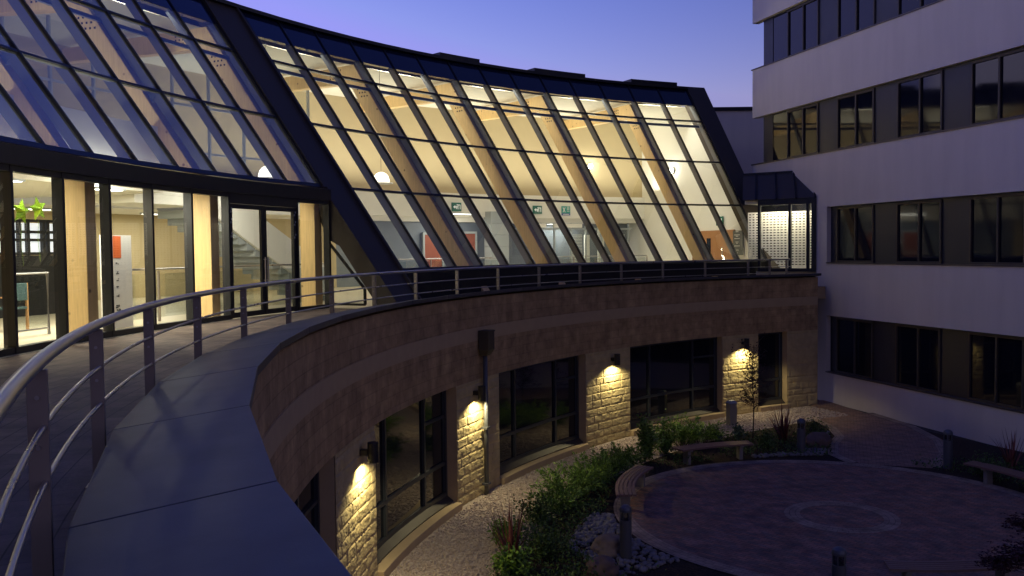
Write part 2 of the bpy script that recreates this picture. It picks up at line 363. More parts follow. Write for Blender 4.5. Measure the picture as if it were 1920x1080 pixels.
# path leading off between the stone corner and the white building
path = [(9.35, 24.2), (9.15, 25.3), (9.6, 26.6), (10.2, 27.7), (10.45, 29.2), (10.35, 31.0), (10.6, 32.6), (11.2, 34.4), (11.9, 34.4), (12.35, 31.6), (12.75, 29.2), (12.62, 27.0), (12.0, 25.2), (11.0, 23.6)]
tag(MB().poly(sheet(path, .006)).build('path', m_pathpave), kind='structure')
def ribbon(pts, w, z):
    m = MB(); L = 0
    for i in range(len(pts) - 1):
        p, q = Vector(pts[i]), Vector(pts[i + 1]); d0 = (Vector(pts[min(i + 1, len(pts) - 1)]) - Vector(pts[max(i - 1, 0)])).normalized(); d1 = (Vector(pts[min(i + 2, len(pts) - 1)]) - p).normalized()
        n0, n1 = Vector((-d0.y, d0.x)) * w / 2, Vector((-d1.y, d1.x)) * w / 2; L2 = L + (q - p).length
        m.quad((*(p - n0), z), (*(p + n0), z), (*(q + n1), z), (*(q - n1), z), ((L, 0), (L, w), (L2, w), (L2, 0))); L = L2
    return m
mm = ribbon([(9.15, 24.3), (9.0, 25.3), (9.45, 26.6), (10.05, 27.7), (10.3, 29.2), (10.2, 31.0)], .3, .017)
m2 = ribbon([(11.1, 23.7), (12.1, 25.2), (12.75, 27.0), (12.9, 29.2), (12.5, 31.6)], .3, .017); mm.add(m2.v, m2.f, m2.uv)
tag(mm.build('path_edging', m_ringpave), kind='structure')

# ------------------------------------------------------------------ curved stone and glass building
bld = thing('curved_building', 'curved sandstone building with leaning glass roof wall and lit interior', 'building', (-5, 18, 0))
RW = 22.85
A0, A1 = 112.8, 215.0
# ground-floor openings as (a_right, a_left); heads at 2.8
OPEN = [(116.4, 119.9), (124.3, 136.1), (141.95, 153.65), (159.5, 171.0), (176.9, 188.5), (194.4, 206.0)]
HEAD = 2.80
w = MB().arc(RW, RW + .45, A0, A1, HEAD, 3.72, 80).arc(RW, RW + .45, A0, A1, 4.03, 4.74, 80)
w.build('stone_wall', m_stone, bld)
MB().arc(RW - .012, RW + .45, A0, A1, 3.72, 4.03, 80).build('band_course', m_ashlar, bld)
# rock-faced piers between the windows: real blocks with recessed joints
def pier(a0, a1, step, seed):
    rnd = random.Random(seed); H = .225; rows = 13; S = rad(a1 - a0) * RW
    js = []
    for r in range(rows):
        x = -rnd.random() * .4; L = [x]
        while x < S: x += rnd.uniform(.34, .75); L.append(x)
        js.append(L)
    nx, nz = max(2, int(S / step)), int(HEAD / step)
    m = MB(); vs = []
    for j in range(nz + 1):
        z = HEAD * j / nz; r = min(rows - 1, int(z / H)); ez = min(z - r * H, (r + 1) * H - z)
        for i in range(nx + 1):
            x = S * i / nx; L = js[r]; k = max(t for t in range(len(L)) if L[t] <= x + 1e-9); lo = L[k]; hi = L[k + 1] if k + 1 < len(L) else lo + .5
            e = min(ez, x - lo, hi - x); t = max(0, min(1, (e - .004) / .028)); t = t * t * (3 - 2 * t)
            q = Vector((x * 7, z * 9, seed * 3.1)); big = noise.noise(q * .6 + Vector((k * 5.3, r * 7.7, 0)))
            d = t * (.015 + .020 * abs(big) + .009 * noise.noise(q * 1.1) + .006 * noise.noise(q * 3.0)) - .007
            edge = min(1, min(x, S - x) / .04); d *= edge
            vs.append(P(RW - max(-.01, d), a0 + (a1 - a0) * i / nx, z))
    fs = [(j * (nx + 1) + i, (j + 1) * (nx + 1) + i, (j + 1) * (nx + 1) + i + 1, j * (nx + 1) + i + 1) for j in range(nz) for i in range(nx)]
    m.add(vs, fs)
    m.build('rock_faced_pier', m_rock, bld, smooth=False)
    MB().arc(RW + .015, RW + .45, a0 + .01, a1 - .01, 0, HEAD, 6).build('pier_core', m_ashlar, bld)
edges = [A0] + [x for o in OPEN for x in o] + [A1]
for i in range(0, len(edges), 2):
    pier(edges[i], edges[i + 1], .03 if i in (4, 6, 8) else .05, i + 3)
# windows: recessed dark frames, reflective panes, stone sills
def ground_window(a0, a1):
    Rg = RW + .30; f = MB(); W = a1 - a0; z0, z1 = .30, HEAD - .002
    fr = lambda w_: deg(w_ / Rg)
    f.arc(Rg - .05, Rg + .05, a0 + .005, a1 - .005, z0, z0 + .09, 8).arc(Rg - .05, Rg + .05, a0 + .005, a1 - .005, z1 - .09, z1, 8)
    cuts = [.26, .72] if W > 6 else []
    for a in [a0 + fr(.05)] + [a0 + W * c for c in cuts] + [a1 - fr(.05)]:
        f.arc(Rg - .055, Rg + .052, a - fr(.04), a + fr(.04), z0 + .09, z1 - .09, 1)
    xs = [a0 + fr(.09)] + [a0 + W * c for c in cuts] + [a1 - fr(.09)]
    for i in range(len(xs) - 1):
        f.arc(Rg - .052, Rg + .051, xs[i] + fr(.04), xs[i + 1] - fr(.04), 1.02, 1.10, 4)
        if i == 0 and W > 6: f.arc(Rg - .052, Rg + .051, xs[i] + fr(.04), xs[i + 1] - fr(.04), 2.1, 2.16, 2)
    o = f.build('window', m_wframe, bld)
    for i in range(len(xs) - 1):
        b, c = xs[i] + fr(.03), xs[i + 1] - fr(.03); n = 1
        for k in range(n):
            p = MB().arc(Rg, Rg + .02, b + (c - b) * k / n + (.02 if k else 0), b + (c - b) * (k + 1) / n - (.02 if k < n - 1 else 0), z0 + .05, z1 - .05, 1)
            p.build('pane', m_gglass, o)
            if k: MB().arc(Rg - .02, Rg + .021, b + (c - b) * k / n - .02, b + (c - b) * k / n + .02, z0 + .09, 1.0, 1).build('glazing_bar', m_darker, o)
    s = MB().arc(RW - .12, RW + .22, a0 + .02, a1 - .02, 0, .17, 12); s.build('stone_sill', m_ashlar, o, bevel=.01)
    MB().arc(RW + .10, Rg - .05, a0 + .03, a1 - .03, .172, .20, 12, .30).build('metal_sill', m_dark, o)
for a in OPEN: ground_window(*a)

# parapet coping: folded metal panels, one per railing bay
PA = [149.84 + 5.13 * k for k in range(-7, 13)]
for i in range(len(PA) - 1):
    a, b = PA[i] + .75, PA[i + 1] + .75; g_ = .012
    if i == 0: a = A0 - .25
    m = MB(); Ro, Ri = 22.77, 23.575
    pts = lambda t: [P(Ro, t, 4.80), P(Ri, t, 4.68), P(Ri, t, 4.780), P(Ro, t, 4.884)]
    m.v += pts(a + g_) + pts(b - g_)
    for q in ((0, 3, 7, 4), (1, 5, 6, 2), (3, 2, 6, 7), (0, 4, 5, 1), (0, 1, 2, 3), (7, 6, 5, 4)): m.f.append(list(q)); m.uv.append(None)
    m.build('coping_panel', m_coping, bld, bevel=.006)
MB().arc(RW + .02, 23.50, A0, A1, 4.30, 4.70, 80).build('parapet_inner_wall', m_dark, bld)
te = ring_sheet(23.45, 40, 110.2, 215, 4.35, 90).build('terrace_floor', m_paver); tag(te, kind='structure')
MB().arc(23.5, 40, 110.2, 215, 3.9, 4.345, 70).build('floor_slab', m_ashlar, bld)

# ---- leaning glass: near bay (n -16..-2) sits on a header, far bay (n -1..13) runs down to the plinth
ZB, Z3, Z2, Z1, ZF, ZR = 5.34, 7.64, 9.57, 11.53, 12.31, 13.15
def cone_pt(a, z, off=0): return P(CONE(z) + off, a, z)
def cone_bar(m, a, z0, z1, wid, o0, o1):
    """bar following the slope on grid angle a; wid metres wide, from offset o0 (outside negative) to o1"""
    t = Vector((-math.sin(rad(a)), math.cos(rad(a)), 0)) * wid / 2
    m.hexa([cone_pt(a, z0, o0) - t, cone_pt(a, z0, o0) + t, cone_pt(a, z0, o1) + t, cone_pt(a, z0, o1) - t,
            cone_pt(a, z1, o0) - t, cone_pt(a, z1, o0) + t, cone_pt(a, z1, o1) + t, cone_pt(a, z1, o1) - t])
def hoop(m, a0, a1, z, h, o0, o1):
    b0, b1 = z - h / 2, z + h / 2
    m.hexa([cone_pt(a0, b0, o0), cone_pt(a1, b0, o0), cone_pt(a1, b0, o1), cone_pt(a0, b0, o1), cone_pt(a0, b1, o0), cone_pt(a1, b1, o0), cone_pt(a1, b1, o1), cone_pt(a0, b1, o1)])
def glazing(n0, n1, rows, gm):
    root = MB()
    for z in (rows[0], ):
        for n in range(n0, n1): hoop(root, grid(n), grid(n + 1), z, .10, -.05, .16)
    G = root.build('sloped_glazing', m_darker, bld)
    for n in range(n0, n1 + 1):
        m = MB(); cone_bar(m, grid(n), rows[0], ZR, .055, -.055, .012); m.build('mullion_cap', m_darker, G)
        m = MB(); cone_bar(m, grid(n), rows[0], ZF, .07, .014, .30); m.build('mullion', m_mull, G)
    for z in rows[1:]:
        m = MB(); m2 = MB()
        for n in range(n0, n1): hoop(m, grid(n), grid(n + 1), z, .055, -.045, .016); hoop(m2, grid(n) - .08, grid(n + 1) + .08, z - .01, .06, .018, .17)
        m.build('transom_cap', m_darker, G); m2.build('transom', m_mull, G)
    lv = rows + [ZF]
    rnd = random.Random(7)
    for n in range(n0, n1):
        for z0, z1 in zip(lv[:-1], lv[1:]):
            j = lambda: rnd.uniform(-.004, .004)
            MB().quad(cone_pt(grid(n), z0, j()), cone_pt(grid(n + 1), z0, j()), cone_pt(grid(n + 1), z1, j()), cone_pt(grid(n), z1, j())).build('pane', gm, G)
    for n in range(n0, n1):
        MB().hexa([cone_pt(grid(n), ZF, -.01), cone_pt(grid(n + 1), ZF, -.01), cone_pt(grid(n + 1), ZF, .2), cone_pt(grid(n), ZF, .2),
                   cone_pt(grid(n), ZR, -.01), cone_pt(grid(n + 1), ZR, -.01), cone_pt(grid(n + 1), ZR, .2), cone_pt(grid(n), ZR, .2)]).build('fascia_panel', m_fascia, G)
    return G
NEAR = glazing(-17, -2, [Z3, Z2, Z1], m_nglass)
FAR = glazing(-1, 13, [ZB, Z3, Z2, Z1], m_glass)
# roof edge, roof deck and the low vents on it
re_ = MB()
for n in range(-17, 13):
    a, b = grid(n), grid(n + 1)
    re_.hexa([P(CONE(ZR) - .16, a, ZR), P(CONE(ZR) - .16, b, ZR), P(CONE(ZR) + .6, b, ZR), P(CONE(ZR) + .6, a, ZR), P(CONE(ZR) - .16, a, ZR + .11), P(CONE(ZR) - .16, b, ZR + .11), P(CONE(ZR) + .6, b, ZR + .11), P(CONE(ZR) + .6, a, ZR + .11)])
re_.build('roof_edge', m_darker, bld)
MB().arc(CONE(ZR) + .61, 40.4, 110.2, 215, 12.75, ZR + .1, 60).build('roof_deck', m_dark, bld)
for a0, a1 in ((131.3, 134.9), (121.4, 126.2), (112.6, 117.0)):
    MB().arc(32.3, 33.4, a0, a1, ZR + .112, ZR + .34, 3).build('roof_vent', m_darker, bld)
# gutter fins that close each glazed bay
def fin(a0, a1, z0, o_out, depth):
    m = MB()
    m.hexa([cone_pt(a0, z0, o_out), cone_pt(a1, z0, o_out), cone_pt(a1, z0, depth), cone_pt(a0, z0, depth), cone_pt(a0, ZR + .14, o_out), cone_pt(a1, ZR + .14, o_out), cone_pt(a1, ZR + .14, depth), cone_pt(a0, ZR + .14, depth)])
    return m
f1 = fin(151.95, grid(-2) - .1, 4.36, -.05, .62).build('gutter_fin', m_dark, bld)
m = MB(); cone_bar(m, 151.98, 4.36, ZR + .15, .07, -.15, -.045); m.build('fin_flange', m_dark, f1)
m = MB(); cone_bar(m, grid(-2) - .1, Z3, ZR + .15, .05, -.12, -.045); m.build('fin_flange', m_dark, f1)
MB().hexa([cone_pt(grid(-1), 4.36, .02), cone_pt(151.96, 4.36, .02), cone_pt(151.96, 4.36, .3), cone_pt(grid(-1), 4.36, .3), cone_pt(grid(-1), ZR, .02), cone_pt(151.96, ZR, .02), cone_pt(151.96, ZR, .3), cone_pt(grid(-1), ZR, .3)]).build('fin_filler', m_dark, f1)
f2 = fin(110.25, 111.95, 4.36, -.12, .7).build('gutter_fin', m_dark, bld)
# plinth below the far glass
MB().arc(26.22, 26.6, 111.9, grid(-1), 4.36, ZB - .055, 28).build('plinth', m_darker, bld)

# header box over the vertical glass of the near bay
MB().arc(27.62, 28.02, grid(-2) - .02, 200, 7.22, 7.52, 32, 7.58).build('glazing_header', m_darker, bld)
# ---- vertical shopfront
RS = 27.7
sf = MB()
for n in range(-18, -1):
    a = grid(n)
    if n in (-4,): continue
    sf.arc(RS - .03, RS + .16, a - .07, a + .07, 4.36, 7.22, 1)
for n in range(-18, -2):
    if n in (-5, -4): continue
    sf.arc(RS - .02, RS + .12, grid(n) - .07, grid(n + 1) + .07, 4.36, 4.46, 2).arc(RS - .02, RS + .12, grid(n) - .07, grid(n + 1) + .07, 7.12, 7.22, 2)
sf.arc(RS - .035, RS + .14, grid(-3) + .07, grid(-5) - .07, 6.98, 7.22, 4)
SF = sf.build('entrance_glazing', m_darker, bld)
for n in range(-18, -2):
    if n in (-5, -4): continue
    MB().quad(P(RS + .03, grid(n) - .07, 4.46), P(RS + .03, grid(n + 1) + .07, 4.46), P(RS + .03, grid(n + 1) + .07, 7.12), P(RS + .03, grid(n) - .07, 7.12)).build('pane', m_sglass, SF)
# pair of glazed entrance doors
def leaf(aL, aR, hinge_left):
    m = MB(); st = .20; zt = 6.97; zb = 4.375
    m.arc(RS - .01, RS + .05, aL - st, aL, zb, zt, 1).arc(RS - .01, RS + .05, aR, aR + st, zb, zt, 1)
    m.arc(RS - .009, RS + .049, aR + st, aL - st, zb, zb + .12, 2).arc(RS - .009, RS + .049, aR + st, aL - st, zt - .10, zt, 2)
    o = m.build('entrance_door', m_darker, bld)
    MB().quad(P(RS + .02, aL - st, zb + .12), P(RS + .02, aR + st, zb + .12), P(RS + .02, aR + st, zt - .1), P(RS + .02, aL - st, zt - .1)).build('pane', m_sglass, o)
    ah = aR + .1 if hinge_left else aL - .1
    MB().tube([P(RS - .07, ah, 5.15), P(RS - .07, ah, 5.75)], .016).tube([P(RS - .07, ah, 5.2), P(RS, ah, 5.2)], .01).tube([P(RS - .07, ah, 5.7), P(RS, ah, 5.7)], .01).build('pull_handle', m_steel, o)
    # white safety marks printed on the outer stile
    a_ = aL - .1 if hinge_left else aR + .1
    for k, z in enumerate((6.86, 6.79, 6.62, 6.55, 6.30, 6.23)):
        s = .035 if k % 2 else -.035
        q = MB(); q.boxm(Matrix.Translation(P(RS - .013, a_ + s * 1.2, z)) @ Matrix.Rotation(rotz_at(a_), 4, 'Z'), .022, .002, .024)
        q.build('safety_mark', m_greyl, o)
ml = grid(-4)
leaf(grid(-5) - .09, ml + .02, True); leaf(ml - .02, grid(-3) + .09, False)
# glazed triangle in the cheek under the fin
ach = grid(-2) - .12
tri = [P(RS + .1, ach, 4.46), P(26.62, ach, 4.46), P(26.62, ach, 4.87), P(RS + .1, ach, 6.16)]
MB().poly(tri).build('cheek_pane', m_sglass, bld)
cm = MB(); tri.append(tri[0])
for p, q in zip(tri[:-1], tri[1:]): cm.bar(p, q, .06, .06, (math.cos(rad(ach + 90)), math.sin(rad(ach + 90)), 0))
cm.build('cheek_frame', m_darker, bld)
MB().prism([P(CONE(z) + .6, ach, z) for z in (6.0, 7.6)] + [P(RS + .1, ach, 7.6), P(RS + .1, ach, 6.2)], (P(1, ach - 90, 0) - P(0, 0, 0)) * .05).build('cheek_panel', m_dark, bld)

# ---- glulam frames
def glulam(n, zfoot, straight):
    a = grid(n); t = Vector((-math.sin(rad(a)), math.cos(rad(a)), 0)) * .155
    zk = 12.12
    m = MB()
    if straight:   # upright post below, leaning rafter above
        prof = [(28.06, 4.36), (28.54, 4.36), (28.54, 7.2), (CONE(zk - .5) + .98, zk - .5), (37.6, zk - .3), (37.6, zk + .12), (CONE(zk) + .38, zk + .12), (CONE(7.75) + .42, 7.75), (28.06, 7.2)]
    else:
        prof = [(CONE(zfoot) + .38, zfoot), (CONE(zfoot) + .98, zfoot), (CONE(zk - .5) + .98, zk - .5), (37.6, zk - .3), (37.6, zk + .12), (CONE(zk) + .38, zk + .12)]
    m.prism([P(R, a, z) - t for R, z in prof], t * 2)
    g_ = m.build('glulam_frame', m_glulam, bld, bevel=.012)
    b = MB()
    for q in range(3):
        for r in range(3):
            zz = zk - .75 - .13 * r; R = CONE(zz) + .48 + q * .13
            for s in (-1, 1): b.boxm(Matrix.Translation(P(R, a, zz) + t * s * 1.02) @ Matrix.Rotation(rotz_at(a), 4, 'Z'), .006, .024, .024)
            R2 = CONE(zk) + 1.25 + q * .14
            for s in (-1, 1): b.boxm(Matrix.Translation(P(R2, a, zk - .04 - .11 * r) + t * s * 1.02) @ Matrix.Rotation(rotz_at(a), 4, 'Z'), .006, .024, .024)
    b.build('bolt_cluster', m_darker, g_)
    for z in ([Z1 - .12, Z2 - .1] if straight else [Z1 - .12, Z3 - .1]):
        k = MB(); k.prism([P(CONE(z) + .17, a, z) - t * .3, P(CONE(z) + .42, a, z + .06) - t * .3, P(CONE(z) + .33, a, z - .22) - t * .3], t * .6); k.build('steel_bracket', m_greyp, g_)
for n in (2, 5, 8, 11): glulam(n, 4.6, False)
for n in (-2, -5, -8, -11, -14): glulam(n, 4.36, True)
# wind rail just under the top transom, on the inside
for (n0, n1) in ((-17, -2), (-1, 13)):
    m = MB()
    for n in range(n0, n1): hoop(m, grid(n), grid(n + 1), Z1 - .22, .12, .26, .34)
    m.build('wind_rail', m_greyp, bld)

# ---- interior shell
RB = 37.7
MB().arc(RB, RB + .3, 110.2, 163, 8.5, 12.6, 40).arc(RB - 2.0, RB - 1.7, 163, 215, 4.36, 12.6, 40).build('back_wall', m_beige, bld)
MB().arc(RB - .25, RB + .3, 110.2, 163, 7.42, 8.52, 40).build('bulkhead', m_white, bld)
MB().arc(32.35, RB + .3, 110.2, 215, 12.38, 12.40, 60).build('ceiling', m_ceil, bld)
MB().arc(RB + 1.6, RB + 1.8, 110.2, 123, 4.36, 7.42, 20).build('lobby_wall', m_greyp, bld)
MB().arc(RB + .05, RB + 1.6, 110.2, 163, 7.2, 7.42, 40).build('lobby_ceiling', m_white, bld)
ifl = ring_sheet(27.6, 39.5, grid(-2), 215, 4.356, 50)
x_ = ring_sheet(26.6, 39.5, 110.3, grid(-2), 4.356, 30); ifl.add(x_.v, x_.f, x_.uv)
ifl.build('interior_floor', m_ifloor, bld)
# white end wall on the radial line 110 (fully lit)
ta = P(1, 110 - 90, 0) - P(0, 110, 0)
MB().prism([P(26.9, 110.6, 4.36), P(RB + 2, 110.6, 4.36), P(RB + 2, 110.6, 7.43), P(RB, 110.6, 7.43), P(RB, 110.6, 12.37), P(31.7, 110.6, 12.37)], Vector((math.sin(rad(110.6)), -math.cos(rad(110.6)), 0)) * .25).build('end_wall', m_white, bld)
# first-floor gallery in the near bay: slab, white upstand, dividing wall
MB().arc(29.4, RB - 2.0, 163, 215, 7.25, 7.6, 36).build('gallery_slab', m_ceil, bld)
MB().arc(29.4, 29.55, 163, 215, 7.6, 8.75, 36).build('gallery_upstand', m_white, bld)
gs = MB()
for a in [142 + 2.4 * k for k in range(9)]: gs.arc(35.0, 35.1, a - .05, a + .05, 7.6, 12.37, 1)
for z in (7.6, 9.1, 10.6): gs.arc(35.02, 35.08, 142, 161.2, z, z + .07, 12)
GS = gs.build('gallery_screen', m_greyl, bld)
for k in range(8): MB().quad(P(35.05, 142.06 + 2.4 * k, 7.67), P(35.05, 144.34 + 2.4 * k, 7.67), P(35.05, 144.34 + 2.4 * k, 12.3), P(35.05, 142.06 + 2.4 * k, 12.3)).build('pane', m_glass, GS)
MB().arc(34.6, RB, 141.6, 163, 7.2, 7.6, 16).build('upper_landing', m_white, bld)
ws = MB()
for a in [165 + 2.6 * k for k in range(16)]: ws.arc(35.55, 35.69, a - .06, a + .06, 8.8, 12.37, 1)
for z in (9.4, 11.2): ws.arc(35.57, 35.69, 165, 204, z, z + .09, 20)
ws.build('gallery_frame', m_greyl, bld)

# ------------------------------------------------------------------ staircase behind the doors
st = thing('staircase', 'white solid-sided staircase rising to the gallery behind the glass doors', 'staircase', P(30.6, 153, 4.36))
def flight(R, mt, nm, t):
    m = MB(); lo = (148.4, 4.5); hi = (158.2, 7.15)
    n = 14; A = [lo[0] + (hi[0] - lo[0]) * i / n for i in range(n + 1)]; Z = [lo[1] + (hi[1] - lo[1]) * i / n for i in range(n + 1)]
    for i in range(n):
        m.hexa([P(R, A[i], Z[i] - .12), P(R, A[i + 1], Z[i + 1] - .12), P(R + t, A[i + 1], Z[i + 1] - .12), P(R + t, A[i], Z[i] - .12), P(R, A[i], Z[i] + .85), P(R, A[i + 1], Z[i + 1] + .85), P(R + t, A[i + 1], Z[i + 1] + .85), P(R + t, A[i], Z[i] + .85)])
    m.build(nm, mt, st)
flight(30.2, m_white, 'balustrade_wall', .1); flight(31.8, m_white, 'balustrade_wall', .1)
m = MB()
for i in range(15):
    a = 148.5 + 9.7 * i / 15; z = 4.5 + 2.6 * i / 15; m.arc(30.31, 31.79, a, a + .62, z - .14, z + .06, 1)
m.build('treads', m_greyl, st)
MB().arc(30.2, 31.9, 158.25, 162.98, 7.06, 7.28, 4).build('landing', m_white, st)
MB().arc(30.2, 30.3, 158.25, 162.98, 7.285, 8.0, 4).build('balustrade_wall', m_white, st)

# ------------------------------------------------------------------ lamps of the interior (ceiling lights with housings, plus added unseen fill lamps)
def area(loc, sx, sy, power, colr, parent, rz=0):
    L = bpy.data.lights.new('area_lamp', 'AREA'); L.shape = 'RECTANGLE'; L.size = sx; L.size_y = sy; L.energy = power; L.color = colr
    o = bpy.data.objects.new('area_lamp', L); col.objects.link(o); o.parent = parent
    root = parent
    o.location = Vector(loc) - Vector(parent.location); o.rotation_euler = (0, 0, rz)
    return o
WARM = (1, .93, .76)
def ceiling_light(R, a, z, sx, sy, power, label, cat='ceiling light', glow=None):
    p = P(R, a, z)
    t = thing('ceiling_light', label, cat, p, 0, 'ceiling lights inside the glass building')
    mt = Matrix.Rotation(rotz_at(a), 4, 'Z')
    k = MB(); k.boxm(Matrix.Translation(p + Vector((0, 0, -.02))) @ mt, sx / 2 + .04, sy / 2 + .04, .02); k.build('housing', m_greyl, t)
    k = MB(); k.boxm(Matrix.Translation(p + Vector((0, 0, -.045))) @ mt, sx / 2, sy / 2, .005); k.build('diffuser', glow or m_tubew, t)
    area(p + Vector((0, 0, -.06)), sx, sy, power, WARM, t, rotz_at(a))
# added unseen uplights brightening ceiling and walls, above bulkhead and behind gallery upstand
def fill_uplight(R, a, z, sx, power):
    o = area(P(R, a, z), sx, .25, power, WARM, bld, 0); o.rotation_euler = (rad(180), 0, rotz_at(a))
for k in range(7): fill_uplight(RB - 1.6, 151 - 6.1 * k, 8.75, 4.2, (35, 80, 115, 115, 115, 115, 115)[k])
for a, pw in ((167, 80), (175, 70), (184, 55), (194, 40)): fill_uplight(30.6, a, 7.75, 4.0, pw)
# added unseen fill lamps behind the header, tilted in to brighten stair and cafe
for a, pw in ((157.6, 32), (159.8, 40), (166.6, 36), (168.6, 36), (175, 34), (177, 34)):
    o = area(P(28.3, a, 7.36), 1.2, .2, pw, WARM, bld, 0); o.rotation_euler = (P(1, a, -1.15) - P(0, a, 0)).to_track_quat('-Z', 'Y').to_euler()
# added unseen fill lamps inside the lower transom, brightening the bulkhead and lobby
for n, pw in ((.5, 45), (3.5, 50), (6.5, 50), (9.5, 50), (12, 40)):
    a = grid(n); o = area(P(28.9, a, 7.45), 1.6, .15, pw, WARM, bld, 0); o.rotation_euler = (P(1, a, -.12) - P(0, a, 0)).to_track_quat('-Z', 'Y').to_euler()
for n, pw in ((-3.5, 12), (-6.5, 10), (-9.5, 10), (-12.5, 8), (-15.5, 6)):  # more added fill lamps, lifting the white gallery upstand
    a = grid(n); o = area(P(28.45, a, 7.72), 2.4, .15, pw, WARM, bld, 0); o.rotation_euler = (P(1, a, .5) - P(0, a, 0)).to_track_quat('-Z', 'Y').to_euler()
# added fill lamps for the hall, out of view behind the fascia between glulam frames
for n, pw in ((.5, 80), (3.5, 170), (6.5, 170), (9.5, 180), (12.2, 210), (-3.5, 120), (-6.5, 60), (-9.5, 45), (-12.5, 30)):
    a = grid(n); area(P(31.98, a, 12.73), 1.6, .3, pw, WARM, bld, rotz_at(a))
for a, R, lb in ((171.9, 29.6, 'bright ceiling light over the star balloons'), (169.2, 29.0, 'bright ceiling light between timber post and balloons'), (166.6, 29.4, 'bright ceiling light above the white display board'), (176, 32, 'ceiling light over the cafe tables')):
    ceiling_light(R, a, 7.25, .6, .3, 110, lb)
for a, lb in ((151, 'added fill light under the landing behind the staircase'), (158.5, 'added fill light under the landing near the display board')):  # pair added to brighten the wall behind stair and cafe
    ceiling_light(36.2, a, 7.19, 1.2, .3, 75, lb)
for a, lb in ((128, 'added fill light over the two red doors'), (117, 'added fill light over the pale glass doors')):  # pair added to raise the brightness of the lobby
    ceiling_light(RB + .9 if a < 123 else RB - 1.2, a, 7.2 if a < 123 else 7.55, 1.6, .3, 70, lb)

# ------------------------------------------------------------------ railing
rl = thing('terrace_railing', 'curved stainless steel railing running along the terrace parapet', 'railing', P(23.7, 150, 4.35))
AR = [114.2 + (212 - 114.2) * i / 140 for i in range(141)]
MB().tube([P(23.70, a, 5.40) for a in AR], .032, 14).build('handrail', m_steel, rl, smooth=True)
for z in (5.135, 4.90): MB().tube([P(23.68, a, z) for a in AR], .013, 8).build('mid_rail', m_steel, rl, smooth=True)
for a in [149.84 + 5.13 * k for k in range(-6, 12)] + [116.55, 114.6]:
    m = MB(); m.boxm(Matrix.Translation(P(23.70, a, 4.87)) @ Matrix.Rotation(rotz_at(a), 4, 'Z'), .022, .04, .505)
    po = m.build('post', m_post, rl, bevel=.004)
    for z in (5.26, 5.05, 4.48):
        MB().tube([P(23.70, a, z) + (P(1, a + 90, 0) - P(0, 0, 0)) * s for s in (-.03, .03)], .010, 8).build('bolt', m_steel, po)
    MB().boxm(Matrix.Translation(P(23.70, a, 4.365)) @ Matrix.Rotation(rotz_at(a), 4, 'Z'), .06, .08, .012).build('foot_plate', m_post, po)

# ------------------------------------------------------------------ downpipe with hopper, wall lamps
ap = 156.15
dp = thing('downpipe', 'dark rainwater pipe with square hopper head on the stone pier', 'downpipe', P(22.75, ap, 0), rotz_at(ap))
MB().tube([(0, .03, .0), (0, .03, 3.38)], .055, 14).build('pipe', m_bollard, dp, smooth=True)
MB().hexa([(-.1, -.06, 3.36), (.1, -.06, 3.36), (.1, .12, 3.36), (-.1, .12, 3.36), (-.17, -.06, 3.5), (.17, -.06, 3.5), (.17, .2, 3.5), (-.17, .2, 3.5)]).box(-.17, .17, -.06, .2, 3.501, 3.92).box(-.185, .185, -.06, .215, 3.921, 3.96).build('hopper_head', m_dark, dp, bevel=.006)
MB().box(-.1, .1, -.05, .1, 1.60, 1.65).box(-.1, .1, -.05, .1, .25, .3).build('pipe_clip', m_bollard, dp)
LAMPS = [(173.3, 'wall lamp on the nearest stone pier, half over dark glass'), (157.2, 'wall lamp lighting the pier with the rainwater pipe'), (138.6, 'wall lamp lighting the bare stone pier behind the ferns'), (121.9, 'wall lamp lighting the pier behind the thin sapling')]
first = None
for a, lb in LAMPS:
    t = thing('wall_lamp', lb, 'wall lamp', P(22.80, a, 2.52), rotz_at(a), 'downlight lamps on the stone piers')
    MB().box(-.05, .05, -.03, .10, -.05, .05).build('mount', m_black, t)
    MB().lathe([(.02, .17), (.085, .17), (.09, .16), (.09, -.17), (.075, -.17), (.07, -.12), (.01, -.12)], 20, (0, .18, 0)).build('shade', m_black, t, smooth=False)
    MB().lathe([(.01, -.125), (.05, -.125), (.05, -.14), (.01, -.14)], 14, (0, .18, 0)).build('bulb', m_lamp, t)
    L = bpy.data.lights.new('lamp_beam', 'SPOT'); L.energy = 150; L.color = (1, .86, .47); L.spot_size = rad(150); L.spot_blend = .45; L.shadow_soft_size = .05
    o = bpy.data.objects.new('lamp_beam', L); col.objects.link(o); o.parent = t; o.location = (0, .18, -.16); o.rotation_euler = (rad(-4), 0, 0)

# ------------------------------------------------------------------ white rendered building
FO = Vector((11.4704, 35.7268, 0)); FE = Vector((-.2705, .96272, 0)); FN = Vector((.96272, .2705, 0))   # FN points into the building
def FP(s, d, z): return FO + FE * s + FN * d + Vector((0, 0, z))
wb = thing('white_building', 'white rendered building with dark ribbon windows beside the courtyard', 'building', FP(-5, 2, 0))
def fbox(m, s0, s1, d0, d1, z0, z1):
    return m.hexa([FP(s0, d0, z0), FP(s1, d0, z0), FP(s1, d1, z0), FP(s0, d1, z0), FP(s0, d0, z1), FP(s1, d0, z1), FP(s1, d1, z1), FP(s0, d1, z1)])
SE = -27.0
LV = [(1.10, 3.26), (5.23, 7.36), (9.40, 11.42), (13.46, 15.45)]
m = MB()
fbox(m, SE, 3.77, 0, .3, -.1, 1.10)
fbox(m, SE, 3.77, 0, .3, 3.26, 4.6); fbox(m, SE, -.87, 0, .3, 4.6, 5.23)
fbox(m, SE, -.87, 0, .3, 7.36, 7.6); fbox(m, SE, 3.77, 0, .3, 7.6, 9.40)
fbox(m, SE, 3.77, 0, .3, 11.42, 13.46); fbox(m, SE, 3.77, 0, .3, 15.45, 18.2)
